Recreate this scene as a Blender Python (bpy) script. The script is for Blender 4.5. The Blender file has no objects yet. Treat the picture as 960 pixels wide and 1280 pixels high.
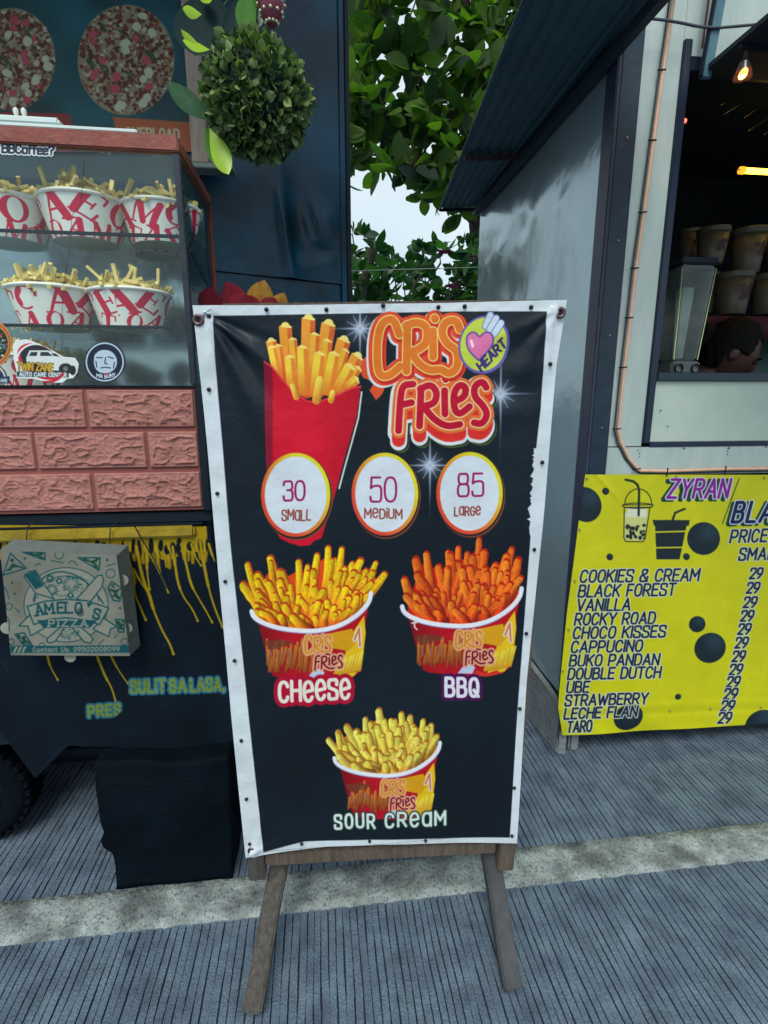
import bpy, bmesh, math, random
import numpy as np
from mathutils import Vector, Matrix, noise
R = math.radians
random.seed(7); rng = np.random.default_rng(7)
SC = bpy.context.scene
COL = SC.collection

# ------------------------------------------------------------------ camera
FOC, PITCH, YAW, CAMH = 660.0, R(12.4), R(6.9), 1.3
cam = bpy.data.cameras.new('camera'); camo = bpy.data.objects.new('camera', cam); COL.objects.link(camo)
cam.sensor_fit = 'VERTICAL'; cam.sensor_height = 24.0; cam.lens = 24.0 * FOC / 1280.0
cam.clip_start = 0.02; cam.clip_end = 500
camo.location = (0, 0, CAMH); camo.rotation_euler = (R(90) - PITCH, 0, -YAW)
SC.camera = camo
# ------------------------------------------------------------------ world: bright overcast sky
w = bpy.data.worlds.new('World'); SC.world = w; w.use_nodes = True
nt = w.node_tree; nt.nodes.clear()
sky = nt.nodes.new('ShaderNodeTexSky'); sky.sky_type = 'NISHITA'; sky.sun_disc = False
SUN_EL, SUN_AZ = R(53), R(196)
sky.sun_elevation = SUN_EL; sky.sun_rotation = SUN_AZ; sky.dust_density = 3.0; sky.air_density = 1.0
cl = nt.nodes.new('ShaderNodeTexNoise'); cl.inputs['Scale'].default_value = 2.2; cl.inputs['Detail'].default_value = 5
ramp = nt.nodes.new('ShaderNodeValToRGB')
ramp.color_ramp.elements[0].position = .3; ramp.color_ramp.elements[0].color = (9.6, 11.8, 12.9, 1)
ramp.color_ramp.elements[1].position = .7; ramp.color_ramp.elements[1].color = (13.6, 15.0, 15.6, 1)
tc = nt.nodes.new('ShaderNodeTexCoord')
mx = nt.nodes.new('ShaderNodeMix'); mx.data_type = 'RGBA'; mx.inputs[0].default_value = .72
bg = nt.nodes.new('ShaderNodeBackground'); bg.inputs['Strength'].default_value = 0.064
wo = nt.nodes.new('ShaderNodeOutputWorld')
nt.links.new(tc.outputs['Generated'], cl.inputs['Vector']); nt.links.new(cl.outputs['Fac'], ramp.inputs['Fac'])
nt.links.new(sky.outputs['Color'], mx.inputs[6]); nt.links.new(ramp.outputs['Color'], mx.inputs[7])
nt.links.new(mx.outputs[2], bg.inputs['Color']); nt.links.new(bg.outputs['Background'], wo.inputs['Surface'])
sl = bpy.data.lights.new('sun', 'SUN'); sl.energy = 1.65; sl.angle = R(25); sl.color = (1, .98, .93)
so = bpy.data.objects.new('sun', sl); COL.objects.link(so)
# sun behind and left of the camera
sdir = Vector((math.sin(SUN_AZ) * math.cos(SUN_EL), math.cos(SUN_AZ) * math.cos(SUN_EL), math.sin(SUN_EL)))
so.rotation_euler = sdir.to_track_quat('Z', 'Y').to_euler(); so.location = (0, -3, 6)
SC.view_settings.view_transform = 'Standard'; SC.view_settings.look = 'None'; SC.view_settings.exposure = 0.42

# ------------------------------------------------------------------ measuring helpers
cp, sp_ = math.cos(PITCH), math.sin(PITCH); cy_, sy_ = math.cos(YAW), math.sin(YAW)
def dirs(px, py):
    px = np.asarray(px, float); py = np.asarray(py, float)
    u = (px - 480) / FOC; v = (640 - py) / FOC
    fw = cp + v * sp_; up = v * cp - sp_
    return np.stack([u * cy_ + fw * sy_, -u * sy_ + fw * cy_, up], -1)
CAM = np.array([0, 0, CAMH])
def atY(px, py, Y): d = dirs(px, py); return Vector(CAM + Y / d[1] * d)
def atZ(px, py, Z): d = dirs(px, py); return Vector(CAM + (Z - CAMH) / d[2] * d)
def onplane(px, py, P, n):
    d = dirs(px, py); t = np.dot(np.asarray(P, float) - CAM, n) / (d @ np.asarray(n, float))
    return CAM + d * t[..., None]
def project(Q):
    q = np.asarray(Q, float) - CAM
    u = q[..., 0] * cy_ - q[..., 1] * sy_; f = q[..., 0] * sy_ + q[..., 1] * cy_
    z = f * cp - q[..., 2] * sp_; v = f * sp_ + q[..., 2] * cp
    return 480 + FOC * u / z, 640 - FOC * v / z

def s2l(c):
    c = np.asarray(c, float) / 255.0
    return np.where(c <= .04045, c / 12.92, ((c + .055) / 1.055) ** 2.4)
def lin(r, g, b): return (*[float(x) for x in s2l((r, g, b))], 1.0)

# ------------------------------------------------------------------ materials
MATS = {}
def mat(name, col, rough=.6, metal=0, bump=0, bscale=30, var=.15, vscale=6, spec=.5, col2=None, stretch=None, trans=0, emit=None, estr=0, alpha=1, coat=0, bdist=.01):
    if name in MATS: return MATS[name]
    m = bpy.data.materials.new(name); m.use_nodes = True; t = m.node_tree; b = t.nodes['Principled BSDF']
    L = t.links.new
    tcn = t.nodes.new('ShaderNodeTexCoord'); vec = tcn.outputs['Object']
    if stretch:
        mp = t.nodes.new('ShaderNodeMapping'); mp.inputs['Scale'].default_value = stretch; L(vec, mp.inputs['Vector']); vec = mp.outputs['Vector']
    n1 = t.nodes.new('ShaderNodeTexNoise'); n1.inputs['Scale'].default_value = vscale; n1.inputs['Detail'].default_value = 6; n1.inputs['Roughness'].default_value = .65
    L(vec, n1.inputs['Vector'])
    r = t.nodes.new('ShaderNodeValToRGB'); r.color_ramp.elements[0].position = .3; r.color_ramp.elements[1].position = .7
    c = np.array(col[:3]); c2 = np.array(col2[:3]) if col2 else c * (1 + var); c1 = c * (1 - var) if not col2 else c
    r.color_ramp.elements[0].color = (*c1, 1); r.color_ramp.elements[1].color = (*np.clip(c2, 0, 1), 1)
    L(n1.outputs['Fac'], r.inputs['Fac']); L(r.outputs['Color'], b.inputs['Base Color'])
    b.inputs['Roughness'].default_value = rough; b.inputs['Metallic'].default_value = metal
    b.inputs['Specular IOR Level'].default_value = spec
    b.inputs['Transmission Weight'].default_value = trans; b.inputs['Alpha'].default_value = alpha
    b.inputs['Coat Weight'].default_value = coat
    if emit: b.inputs['Emission Color'].default_value = emit; b.inputs['Emission Strength'].default_value = estr
    if bump:
        n2 = t.nodes.new('ShaderNodeTexNoise'); n2.inputs['Scale'].default_value = bscale; n2.inputs['Detail'].default_value = 5
        L(vec, n2.inputs['Vector'])
        bp = t.nodes.new('ShaderNodeBump'); bp.inputs['Strength'].default_value = bump; bp.inputs['Distance'].default_value = bdist
        L(n2.outputs['Fac'], bp.inputs['Height']); L(bp.outputs['Normal'], b.inputs['Normal'])
    MATS[name] = m; return m
def printmat(name, gain=(1, 1, 1), rough=.45, bump=.05, bscale=60, spec=.4, metal=0, dirt=.12):
    m = bpy.data.materials.new(name); m.use_nodes = True; t = m.node_tree; b = t.nodes['Principled BSDF']; L = t.links.new
    a = t.nodes.new('ShaderNodeAttribute'); a.attribute_name = 'print'
    tcn = t.nodes.new('ShaderNodeTexCoord')
    n1 = t.nodes.new('ShaderNodeTexNoise'); n1.inputs['Scale'].default_value = 14; n1.inputs['Detail'].default_value = 8; L(tcn.outputs['Object'], n1.inputs['Vector'])
    mr = t.nodes.new('ShaderNodeMapRange'); mr.inputs[1].default_value = .3; mr.inputs[2].default_value = .75; mr.inputs[3].default_value = 1 - dirt; mr.inputs[4].default_value = 1.0
    L(n1.outputs['Fac'], mr.inputs[0])
    x = t.nodes.new('ShaderNodeMix'); x.data_type = 'RGBA'; x.blend_type = 'MULTIPLY'; x.inputs[0].default_value = 1; L(a.outputs['Color'], x.inputs[6]); x.inputs[7].default_value = (*gain, 1)
    y = t.nodes.new('ShaderNodeVectorMath'); y.operation = 'SCALE'; L(x.outputs[2], y.inputs[0]); L(mr.outputs[0], y.inputs['Scale'])
    L(y.outputs['Vector'], b.inputs['Base Color'])
    b.inputs['Roughness'].default_value = rough; b.inputs['Specular IOR Level'].default_value = spec; b.inputs['Metallic'].default_value = metal
    if bump:
        n2 = t.nodes.new('ShaderNodeTexNoise'); n2.inputs['Scale'].default_value = bscale; n2.inputs['Detail'].default_value = 3; L(tcn.outputs['Object'], n2.inputs['Vector'])
        bp = t.nodes.new('ShaderNodeBump'); bp.inputs['Strength'].default_value = bump; bp.inputs['Distance'].default_value = .01
        L(n2.outputs['Fac'], bp.inputs['Height']); L(bp.outputs['Normal'], b.inputs['Normal'])
    return m
def glassmat(name, tint=(.8, .9, .9), op=.12, rough=.02):
    if name in MATS: return MATS[name]
    m = bpy.data.materials.new(name); m.use_nodes = True; t = m.node_tree; t.nodes.clear(); L = t.links.new
    o = t.nodes.new('ShaderNodeOutputMaterial'); tr = t.nodes.new('ShaderNodeBsdfTransparent'); tr.inputs['Color'].default_value = (*tint, 1)
    g = t.nodes.new('ShaderNodeBsdfGlossy'); g.inputs['Roughness'].default_value = rough; g.inputs['Color'].default_value = (.7, .74, .76, 1)
    d = t.nodes.new('ShaderNodeBsdfDiffuse'); d.inputs['Color'].default_value = (.55, .62, .62, 1)
    fr = t.nodes.new('ShaderNodeFresnel'); fr.inputs['IOR'].default_value = 1.5
    m1 = t.nodes.new('ShaderNodeMixShader'); m2 = t.nodes.new('ShaderNodeMixShader')
    tcn = t.nodes.new('ShaderNodeTexCoord'); n = t.nodes.new('ShaderNodeTexNoise'); n.inputs['Scale'].default_value = 5; n.inputs['Detail'].default_value = 6
    mr = t.nodes.new('ShaderNodeMapRange'); mr.inputs[1].default_value = .35; mr.inputs[2].default_value = .8; mr.inputs[3].default_value = op * .3; mr.inputs[4].default_value = op * 1.6
    L(tcn.outputs['Object'], n.inputs['Vector']); L(n.outputs['Fac'], mr.inputs[0])
    L(mr.outputs[0], m1.inputs[0]); L(tr.outputs[0], m1.inputs[1]); L(d.outputs[0], m1.inputs[2])
    ge = t.nodes.new('ShaderNodeNewGeometry'); iv = t.nodes.new('ShaderNodeMath'); iv.operation = 'SUBTRACT'; iv.inputs[0].default_value = 1; L(ge.outputs['Backfacing'], iv.inputs[1])
    ml = t.nodes.new('ShaderNodeMath'); ml.operation = 'MULTIPLY'; L(fr.outputs[0], ml.inputs[0]); L(iv.outputs[0], ml.inputs[1])
    L(ml.outputs[0], m2.inputs[0]); L(m1.outputs[0], m2.inputs[1]); L(g.outputs[0], m2.inputs[2]); L(m2.outputs[0], o.inputs['Surface'])
    MATS[name] = m; return m

# ------------------------------------------------------------------ object helpers
def link(name, me, m=None, parent=None, smooth=False):
    o = bpy.data.objects.new(name, me); COL.objects.link(o)
    if m is not None: me.materials.append(m)
    if smooth:
        me.polygons.foreach_set('use_smooth', [True] * len(me.polygons))
    if parent: o.parent = parent
    return o
def bmobj(name, bm, m=None, parent=None, smooth=False):
    bmesh.ops.recalc_face_normals(bm, faces=bm.faces)
    me = bpy.data.meshes.new(name); bm.to_mesh(me); bm.free(); return link(name, me, m, parent, smooth)
def pydata(name, v, f, m=None, parent=None, smooth=False):
    me = bpy.data.meshes.new(name); me.from_pydata([tuple(x) for x in v], [], f); me.update(); return link(name, me, m, parent, smooth)
def tag(o, label=None, cat=None, group=None, kind=None):
    if label: o['label'] = label
    if cat: o['category'] = cat
    if group: o['group'] = group
    if kind: o['kind'] = kind
    return o
def empty(name, loc, label, cat, group=None, rz=0):
    o = bpy.data.objects.new(name, None); COL.objects.link(o); o.location = loc; o.rotation_euler.z = rz; o.empty_display_size = .05
    tag(o, label, cat, group); return o
def setp(o, root):
    """parent o (built in world coordinates) to an unrotated empty"""
    o.parent = root; o.matrix_parent_inverse = Matrix.Translation(-Vector(root.location)); return o
def addbox(bm, lo, hi, bev=0):
    r = bmesh.ops.create_cube(bm, size=1); vs = r['verts']
    lo = Vector(lo); hi = Vector(hi); c = (lo + hi) / 2; s = hi - lo
    for v in vs: v.co = Vector((v.co.x * s.x, v.co.y * s.y, v.co.z * s.z)) + c
    if bev:
        es = list({e for v in vs for e in v.link_edges}); bmesh.ops.bevel(bm, geom=es, offset=bev, segments=2, affect='EDGES')
def box(name, lo, hi, m, root=None, bev=.002):
    bm = bmesh.new(); addbox(bm, lo, hi, bev); o = bmobj(name, bm, m)
    if root: setp(o, root)
    return o
def beam(name, a, b, w, t, m, root=None, bev=.003, upv=None, rough=0):
    """a squared beam from a to b, width w along side, thickness t"""
    a = Vector(a); b = Vector(b); d = (b - a); L = d.length; d.normalize()
    up = Vector(upv) if upv else (Vector((0, 1, 0)) if abs(d.y) < .9 else Vector((0, 0, 1)))
    s = d.cross(up).normalized(); u = s.cross(d).normalized()
    bm = bmesh.new(); addbox(bm, (-w / 2, -t / 2, 0), (w / 2, t / 2, L), bev)
    if rough:
        bmesh.ops.subdivide_edges(bm, edges=[e for e in bm.edges if e.calc_length() > L * .5], cuts=12)
        for v in bm.verts:
            v.co += Vector((noise.noise(v.co * 9 + Vector((a.x * 9, 0, 0))), noise.noise(v.co * 9 + Vector((3, 7, 1))), 0)) * rough
    M = Matrix((( s.x, u.x, d.x, a.x), (s.y, u.y, d.y, a.y), (s.z, u.z, d.z, a.z), (0, 0, 0, 1)))
    bm.transform(M); o = bmobj(name, bm, m)
    if root: setp(o, root)
    return o
def tube(name, pts, r, m, root=None, n=8, cap=True, taper=None):
    pts = [Vector(p) for p in pts]; V = []; F = []; prev = None
    for i, p in enumerate(pts):
        d = (pts[min(i + 1, len(pts) - 1)] - pts[max(i - 1, 0)]).normalized()
        a = prev if prev else (Vector((0, 0, 1)) if abs(d.z) < .9 else Vector((1, 0, 0)))
        s = d.cross(a).normalized(); u = s.cross(d).normalized(); prev = u
        rr = r if taper is None else r + (taper - r) * i / (len(pts) - 1)
        for k in range(n):
            an = 2 * math.pi * k / n; V.append(p + (s * math.cos(an) + u * math.sin(an)) * rr)
    for i in range(len(pts) - 1):
        for k in range(n):
            F.append((i * n + k, i * n + (k + 1) % n, (i + 1) * n + (k + 1) % n, (i + 1) * n + k))
    if cap: F.append(tuple(range(n))); F.append(tuple((len(pts) - 1) * n + k for k in range(n))[::-1])
    o = pydata(name, V, F, m, None, True)
    if root: setp(o, root)
    return o
def lathe(bm, prof, n=32, c=(0, 0, 0), cap=True):
    rings = []
    for (r, z) in prof:
        rings.append([bm.verts.new((c[0] + r * math.cos(2 * math.pi * k / n), c[1] + r * math.sin(2 * math.pi * k / n), c[2] + z)) for k in range(n)])
    for a, b in zip(rings, rings[1:]):
        for k in range(n): bm.faces.new((a[k], a[(k + 1) % n], b[(k + 1) % n], b[k]))
    if cap: bm.faces.new(rings[0][::-1]); bm.faces.new(rings[-1])
def smooth_pts(pts, it=2):
    pts = [np.array(p, float) for p in pts]
    for _ in range(it):
        q = [pts[0]]
        for a, b in zip(pts, pts[1:]): q += [a * .75 + b * .25, a * .25 + b * .75]
        q.append(pts[-1]); pts = q
    return pts

# ------------------------------------------------------------------ printing (colour attribute on fine grids)
def vnoise(x, y, s, seed=0):
    x = np.asarray(x) / s + seed * 17.3; y = np.asarray(y) / s + seed * 9.1
    xi = np.floor(x).astype(int); yi = np.floor(y).astype(int); fx = x - xi; fy = y - yi
    fx = fx * fx * (3 - 2 * fx); fy = fy * fy * (3 - 2 * fy)
    def h(a, b):
        n = (a * 374761393 + b * 668265263 + seed * 69069) & 0xffffffff
        n = ((n ^ (n >> 13)) * 1274126177) & 0xffffffff
        return ((n ^ (n >> 16)) & 0xffff) / 65535.0
    return (h(xi, yi) * (1 - fx) + h(xi + 1, yi) * fx) * (1 - fy) + (h(xi, yi + 1) * (1 - fx) + h(xi + 1, yi + 1) * fx) * fy
class Print:
    def __init__(s, X, Y, base, aa=.9):
        s.X = X.ravel(); s.Y = Y.ravel(); s.C = np.tile(np.array(base, float), (s.X.size, 1)); s.aa = aa
    def sel(s, x0, y0, x1, y1): return np.nonzero((s.X > x0) & (s.X < x1) & (s.Y > y0) & (s.Y < y1))[0]
    def put(s, idx, a, col):
        a = np.clip(a, 0, 1)[:, None]; s.C[idx] = s.C[idx] * (1 - a) + np.asarray(col, float) * a
    def dist(s, idx, lines):
        d = np.full(idx.size, 1e9); x = s.X[idx]; y = s.Y[idx]
        for pl in lines:
            for (ax, ay), (bx, by) in zip(pl, pl[1:]):
                vx, vy = bx - ax, by - ay; L = vx * vx + vy * vy + 1e-9
                t = np.clip(((x - ax) * vx + (y - ay) * vy) / L, 0, 1)
                d = np.minimum(d, np.hypot(x - ax - t * vx, y - ay - t * vy))
        return d
    def bb(s, lines, m):
        xs = [p[0] for l in lines for p in l]; ys = [p[1] for l in lines for p in l]
        return s.sel(min(xs) - m, min(ys) - m, max(xs) + m, max(ys) + m)
    def strokes(s, lines, layers):
        """layers: (radius, colour[, dx, dy])"""
        mr = max(l[0] + (abs(l[2]) + abs(l[3]) if len(l) > 3 else 0) for l in layers) + 2
        idx = s.bb(lines, mr)
        if not idx.size: return
        d0 = None
        for l in layers:
            if len(l) > 3 and (l[2] or l[3]):
                d = s.dist(idx, [[(p[0] + l[2], p[1] + l[3]) for p in q] for q in lines])
            else:
                if d0 is None: d0 = s.dist(idx, lines)
                d = d0
            s.put(idx, (l[0] - d) / s.aa + .5, l[1])
    def poly(s, pts, col, a=1.0, grow=0, soft=None):
        idx = s.bb([pts], 3 + grow)
        if not idx.size: return
        x = s.X[idx]; y = s.Y[idx]; ins = np.zeros(idx.size, bool); n = len(pts)
        for i in range(n):
            x0, y0 = pts[i]; x1, y1 = pts[(i + 1) % n]
            if y0 == y1: continue
            c = ((y0 > y) != (y1 > y)) & (x < (x1 - x0) * (y - y0) / (y1 - y0) + x0); ins ^= c
        d = s.dist(idx, [list(pts) + [pts[0]]]); sd = np.where(ins, -d, d) - grow
        col = col(x, y) if callable(col) else col
        s.put(idx, np.clip(-sd / (soft or s.aa) + .5, 0, 1) * a, col)
    def ell(s, cx, cy, rx, ry, col, a=1.0, rot=0, soft=None):
        m = max(rx, ry) + 3 + (soft or 0); idx = s.sel(cx - m, cy - m, cx + m, cy + m)
        if not idx.size: return
        x = s.X[idx] - cx; y = s.Y[idx] - cy; c, q = math.cos(rot), math.sin(rot)
        u = (x * c + y * q) / rx; v = (-x * q + y * c) / ry
        sd = (np.hypot(u, v) - 1) * min(rx, ry)
        col = col(s.X[idx], s.Y[idx]) if callable(col) else col
        s.put(idx, np.clip(-sd / (soft or s.aa) + .5, 0, 1) * a, col)
    def glow(s, cx, cy, r, col, a=1.0, ax=1, ay=1):
        idx = s.sel(cx - 3 * r * ax, cy - 3 * r * ay, cx + 3 * r * ax, cy + 3 * r * ay)
        d2 = ((s.X[idx] - cx) / ax) ** 2 + ((s.Y[idx] - cy) / ay) ** 2
        s.put(idx, np.exp(-d2 / (r * r)) * a, col)
    def fry(s, p0, p1, w, cb, ct, dark=.35, bend=0, grain=0):
        idx = s.bb([[p0, p1]], w + 2 + abs(bend))
        if not idx.size: return
        x = s.X[idx]; y = s.Y[idx]; vx, vy = p1[0] - p0[0], p1[1] - p0[1]; L = math.hypot(vx, vy) + 1e-6
        t = ((x - p0[0]) * vx + (y - p0[1]) * vy) / L / L; tt = np.clip(t, 0, 1)
        side = ((x - p0[0]) * (-vy) + (y - p0[1]) * vx) / L - bend * np.sin(np.pi * tt)
        over = (t - tt) * L; d = np.hypot(side, over)
        ww = w * (1 - (.42 if grain else .25) * tt ** 1.5)
        if grain: ww = ww * (.88 + .22 * vnoise(x, y, 7, int(abs(p0[0] * 7)) % 50))
        a = np.clip((ww - d) / s.aa + .5, 0, 1)
        k = np.clip(side / w, -1, 1) * (1 if vy < 0 else -1)
        c = np.array(cb, float)[None] * (1 - tt[:, None]) + np.array(ct, float)[None] * tt[:, None]
        c = c * (1 - dark * np.clip(k, 0, 1)[:, None] ** 1.5) + 35 * np.clip(-k - .1, 0, 1)[:, None] * np.array([1, .9, .4])
        if grain: c = c * (1 - grain * .5 + grain * vnoise(x, y, 2.6, 11))[:, None]
        s.put(idx, a, c)
def flatstick(p, p0, p1, w, c_front, c_side, c_base):
    """square cut potato stick drawn as two flat faces and a pale cut end"""
    vx, vy = p1[0] - p0[0], p1[1] - p0[1]; L = math.hypot(vx, vy); ux, uy = vx / L, vy / L; nx, ny = -uy, ux
    if nx < 0: nx, ny = -nx, -ny
    q = lambda a, b: (p0[0] + ux * a + nx * b, p0[1] + uy * a + ny * b)
    def shade(c):
        c = np.array(c, float); b_ = np.array(c_base, float)
        return lambda x, y: (lambda t: b_[None] * (1 - t) + c[None] * t)(np.clip(((x - p0[0]) * ux + (y - p0[1]) * uy) / L * 1.5, 0, 1)[:, None])
    p.poly([q(0, -w), q(L, -w), q(L - w * .35, w), q(0, w)], shade(c_side))
    p.poly([q(0, -w), q(L, -w), q(L - w * .2, w * .25), q(0, w * .25)], shade(c_front))
    p.poly([q(L, -w), q(L + w * .5, -w * .1), q(L - w * .1, w), q(L - w * .35, w * .9)], (250, 226, 120))
def polyarc(cx, cy, rx, ry, a0, a1, n=24):
    return [(cx + rx * math.cos(R(a0 + (a1 - a0) * i / n)), cy + ry * math.sin(R(a0 + (a1 - a0) * i / n))) for i in range(n + 1)]
# stroke letters: width, then strokes ('p' straight, 'c' rounded); y up, cap height 1
def se(cx, cy, rx, ry, a0=90, a1=450, n=26, e=2.5):
    out = []
    for i in range(n + 1):
        a = R(a0 + (a1 - a0) * i / n); c, q = math.cos(a), math.sin(a)
        out.append((cx + rx * math.copysign(abs(c) ** (2 / e), c), cy + ry * math.copysign(abs(q) ** (2 / e), q)))
    return ('p', out)
O_ = se(.25, .5, .25, .5)
GL = {
 'A': (.56, [('p', [(0, 0), (.28, 1), (.56, 0)]), ('p', [(.1, .32), (.46, .32)])]),
 'B': (.5, [('p', [(.25, 0), (0, 0), (0, 1), (.25, 1)]), se(.25, .765, .2, .235, 90, -90, 12), ('p', [(0, .53), (.25, .53)]), se(.25, .265, .25, .265, 90, -90, 12)]),
 'C': (.5, [se(.25, .5, .25, .5, 28, 332)]),
 'D': (.5, [('p', [(.2, 0), (0, 0), (0, 1), (.2, 1)]), se(.2, .5, .3, .5, 90, -90, 16)]),
 'E': (.44, [('p', [(.44, 0), (0, 0), (0, 1), (.44, 1)]), ('p', [(0, .52), (.38, .52)])]),
 'F': (.42, [('p', [(0, 0), (0, 1), (.42, 1)]), ('p', [(0, .5), (.36, .5)])]),
 'G': (.5, [se(.25, .5, .25, .5, 28, 338), ('p', [(.5, .2), (.5, .47), (.28, .47)])]),
 'H': (.5, [('p', [(0, 0), (0, 1)]), ('p', [(.5, 0), (.5, 1)]), ('p', [(0, .52), (.5, .52)])]),
 'I': (.0, [('p', [(0, 0), (0, 1)])]),
 'K': (.5, [('p', [(0, 0), (0, 1)]), ('p', [(.5, 1), (0, .42)]), ('p', [(.16, .6), (.5, 0)])]),
 'L': (.42, [('p', [(0, 1), (0, 0), (.42, 0)])]),
 'M': (.62, [('p', [(0, 0), (0, 1), (.31, .35), (.62, 1), (.62, 0)])]),
 'N': (.5, [('p', [(0, 0), (0, 1), (.5, 0), (.5, 1)])]),
 'O': (.5, [O_]), '0': (.5, [O_]),
 'P': (.5, [('p', [(0, 0), (0, 1), (.23, 1)]), se(.23, .71, .26, .29, 90, -90, 12), ('p', [(.23, .42), (0, .42)])]),
 'Q': (.52, [O_, ('p', [(.25, .35), (.52, 0)])]),
 'R': (.5, [('p', [(0, 0), (0, 1), (.23, 1)]), se(.23, .73, .25, .27, 90, -90, 12), ('p', [(.23, .46), (0, .46)]), ('p', [(.24, .46), (.5, 0)])]),
 'S': (.48, [('c', [(.47, .74), (.47, 1), (.24, 1), (0, 1), (0, .6), (.15, .55), (.34, .47), (.48, .4), (.48, 0), (.24, 0), (0, 0), (0, .26)])]),
 'T': (.5, [('p', [(0, 1), (.5, 1)]), ('p', [(.25, 1), (.25, 0)])]),
 'U': (.5, [('p', [(0, 1), (0, .3)]), ('p', [(.5, 1), (.5, .3)]), se(.25, .3, .25, .3, 180, 360, 14)]),
 'V': (.54, [('p', [(0, 1), (.27, 0), (.54, 1)])]),
 'W': (.78, [('p', [(0, 1), (.2, 0), (.39, .8), (.58, 0), (.78, 1)])]),
 'X': (.5, [('p', [(0, 0), (.5, 1)]), ('p', [(0, 1), (.5, 0)])]),
 'Y': (.54, [('p', [(0, 1), (.27, .45), (.54, 1)]), ('p', [(.27, .45), (.27, 0)])]),
 'Z': (.5, [('p', [(0, 1), (.5, 1), (0, 0), (.5, 0)])]),
 '&': (.58, [('c', [(.58, 0), (.3, .4), (.08, .72), (.1, 1), (.3, 1), (.46, 1), (.46, .7), (.2, .55), (0, .45), (0, 0), (.25, 0), (.45, 0), (.55, .25), (.56, .4)])]),
 '2': (.46, [('c', [(0, .74), (0, 1), (.24, 1), (.47, 1), (.47, .65), (.35, .45), (0, 0)]), ('p', [(0, 0), (.46, 0)])]),
 '3': (.46, [('c', [(0, .8), (.02, 1), (.22, 1), (.46, 1), (.46, .54), (.2, .54)]), ('c', [(.2, .54), (.48, .54), (.48, 0), (.22, 0), (.02, 0), (0, .22)])]),
 '4': (.5, [('p', [(.36, 0), (.36, 1), (0, .3), (.5, .3)])]),
 '5': (.46, [('p', [(.42, 1), (.05, 1), (.02, .56)]), ('c', [(.02, .56), (.14, .66), (.46, .66), (.47, .33), (.46, 0), (.22, 0), (.02, 0), (0, .2)])]),
 '8': (.46, [('c', [(.23, .54), (.03, .56), (.03, 1), (.23, 1), (.43, 1), (.43, .56), (.23, .54), (0, .52), (0, 0), (.23, 0), (.46, 0), (.46, .52), (.23, .54)])]),
 '9': (.46, [('c', [(.46, .68), (.44, .42), (.23, .42), (.0, .42), (0, .7), (.02, 1), (.23, 1), (.44, 1), (.46, .7), (.44, .4), (.14, 0)])]),
 'a': (.5, [se(.25, .5, .25, .48), ('p', [(.5, 1), (.5, .0)])]),
 'e': (.5, [('p', [(.02, .47), (.49, .56)]), se(.25, .5, .25, .5, 8, 325, 24, 2.2)]),
 'i': (.0, [('p', [(0, 0), (0, .7)]), ('p', [(0, .97), (0, 1)])]),
 'o': (.4, [('c', [(.2, .65), (0, .65), (0, .32), (0, 0), (.2, 0), (.4, 0), (.4, .32), (.4, .65), (.2, .65)])]),
 'f': (.3, [('c', [(.34, .95), (.12, 1.05), (.1, .8), (.1, 0)]), ('p', [(0, .62), (.28, .62)])]),
 'x': (.4, [('c', [(.0, .36), (.4, .36), (.4, .65), (.2, .65), (0, .65), (0, .32), (0, 0), (.2, 0), (.4, .05)])]),  # small e
 'c': (.36, [('c', [(.36, .55), (.25, .68), (0, .65), (0, .32), (0, 0), (.25, -.02), (.36, .1)])]),
 'n': (.38, [('p', [(0, 0), (0, .65)]), ('c', [(0, .45), (.1, .68), (.38, .7), (.38, .4), (.38, 0)])]),
 't': (.28, [('c', [(.1, .95), (.1, .2), (.12, 0), (.28, .02)]), ('p', [(0, .65), (.26, .65)])]),
 'q': (.38, [('c', [(.36, .5), (.3, .66), (0, .66), (0, .3), (0, 0), (.3, 0), (.36, .15)]), ('p', [(.38, .65), (.38, 0)])]),  # small a
 's': (.34, [('c', [(.33, .55), (.2, .7), (0, .65), (.03, .38), (.33, .35), (.36, 0), (.15, -.03), (0, .1)])]),
 ':': (.0, [('p', [(0, .55), (0, .56)]), ('p', [(0, .02), (0, .03)])]),
 ',': (.05, [('p', [(.05, .05), (0, -.15)])]), "'": (.05, [('p', [(.05, 1), (0, .75)])]), '.': (.0, [('p', [(0, 0), (0, .01)])]),
 '?': (.42, [('c', [(0, .8), (.02, 1), (.22, 1), (.44, 1), (.42, .6), (.2, .5), (.2, .28)]), ('p', [(.2, .02), (.2, .03)])]),
 ' ': (.22, []),
}
def layout(txt, p0, p1, up, gap=.17, serif=0, wob=0):
    """lines of txt in picture coordinates: baseline p0->p1, 'up' the cap-height vector"""
    W = sum(GL[c][0] for c in txt) + gap * (len(txt) - 1); x = 0; out = []
    bx, by = (p1[0] - p0[0]) / W, (p1[1] - p0[1]) / W
    for ci, c in enumerate(txt):
        w_, st = GL[c]; dy = wob * math.sin(ci * 2.4 + len(txt))
        for k, pts in st:
            q = smooth_pts(pts, 2) if k == 'c' else pts
            q = [(a[0], a[1] + dy) for a in q]
            ls = [q]
            if serif and k == 'p':
                for e in (q[0], q[-1]):
                    if min(abs(e[1] - dy), abs(e[1] - 1 - dy)) < .02: ls.append([(e[0] - serif, e[1]), (e[0] + serif, e[1])])
            for l in ls: out.append([(p0[0] + bx * (x + a[0]) + up[0] * a[1], p0[1] + by * (x + a[0]) + up[1] * a[1]) for a in l])
        x += w_ + gap
    return out
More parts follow.
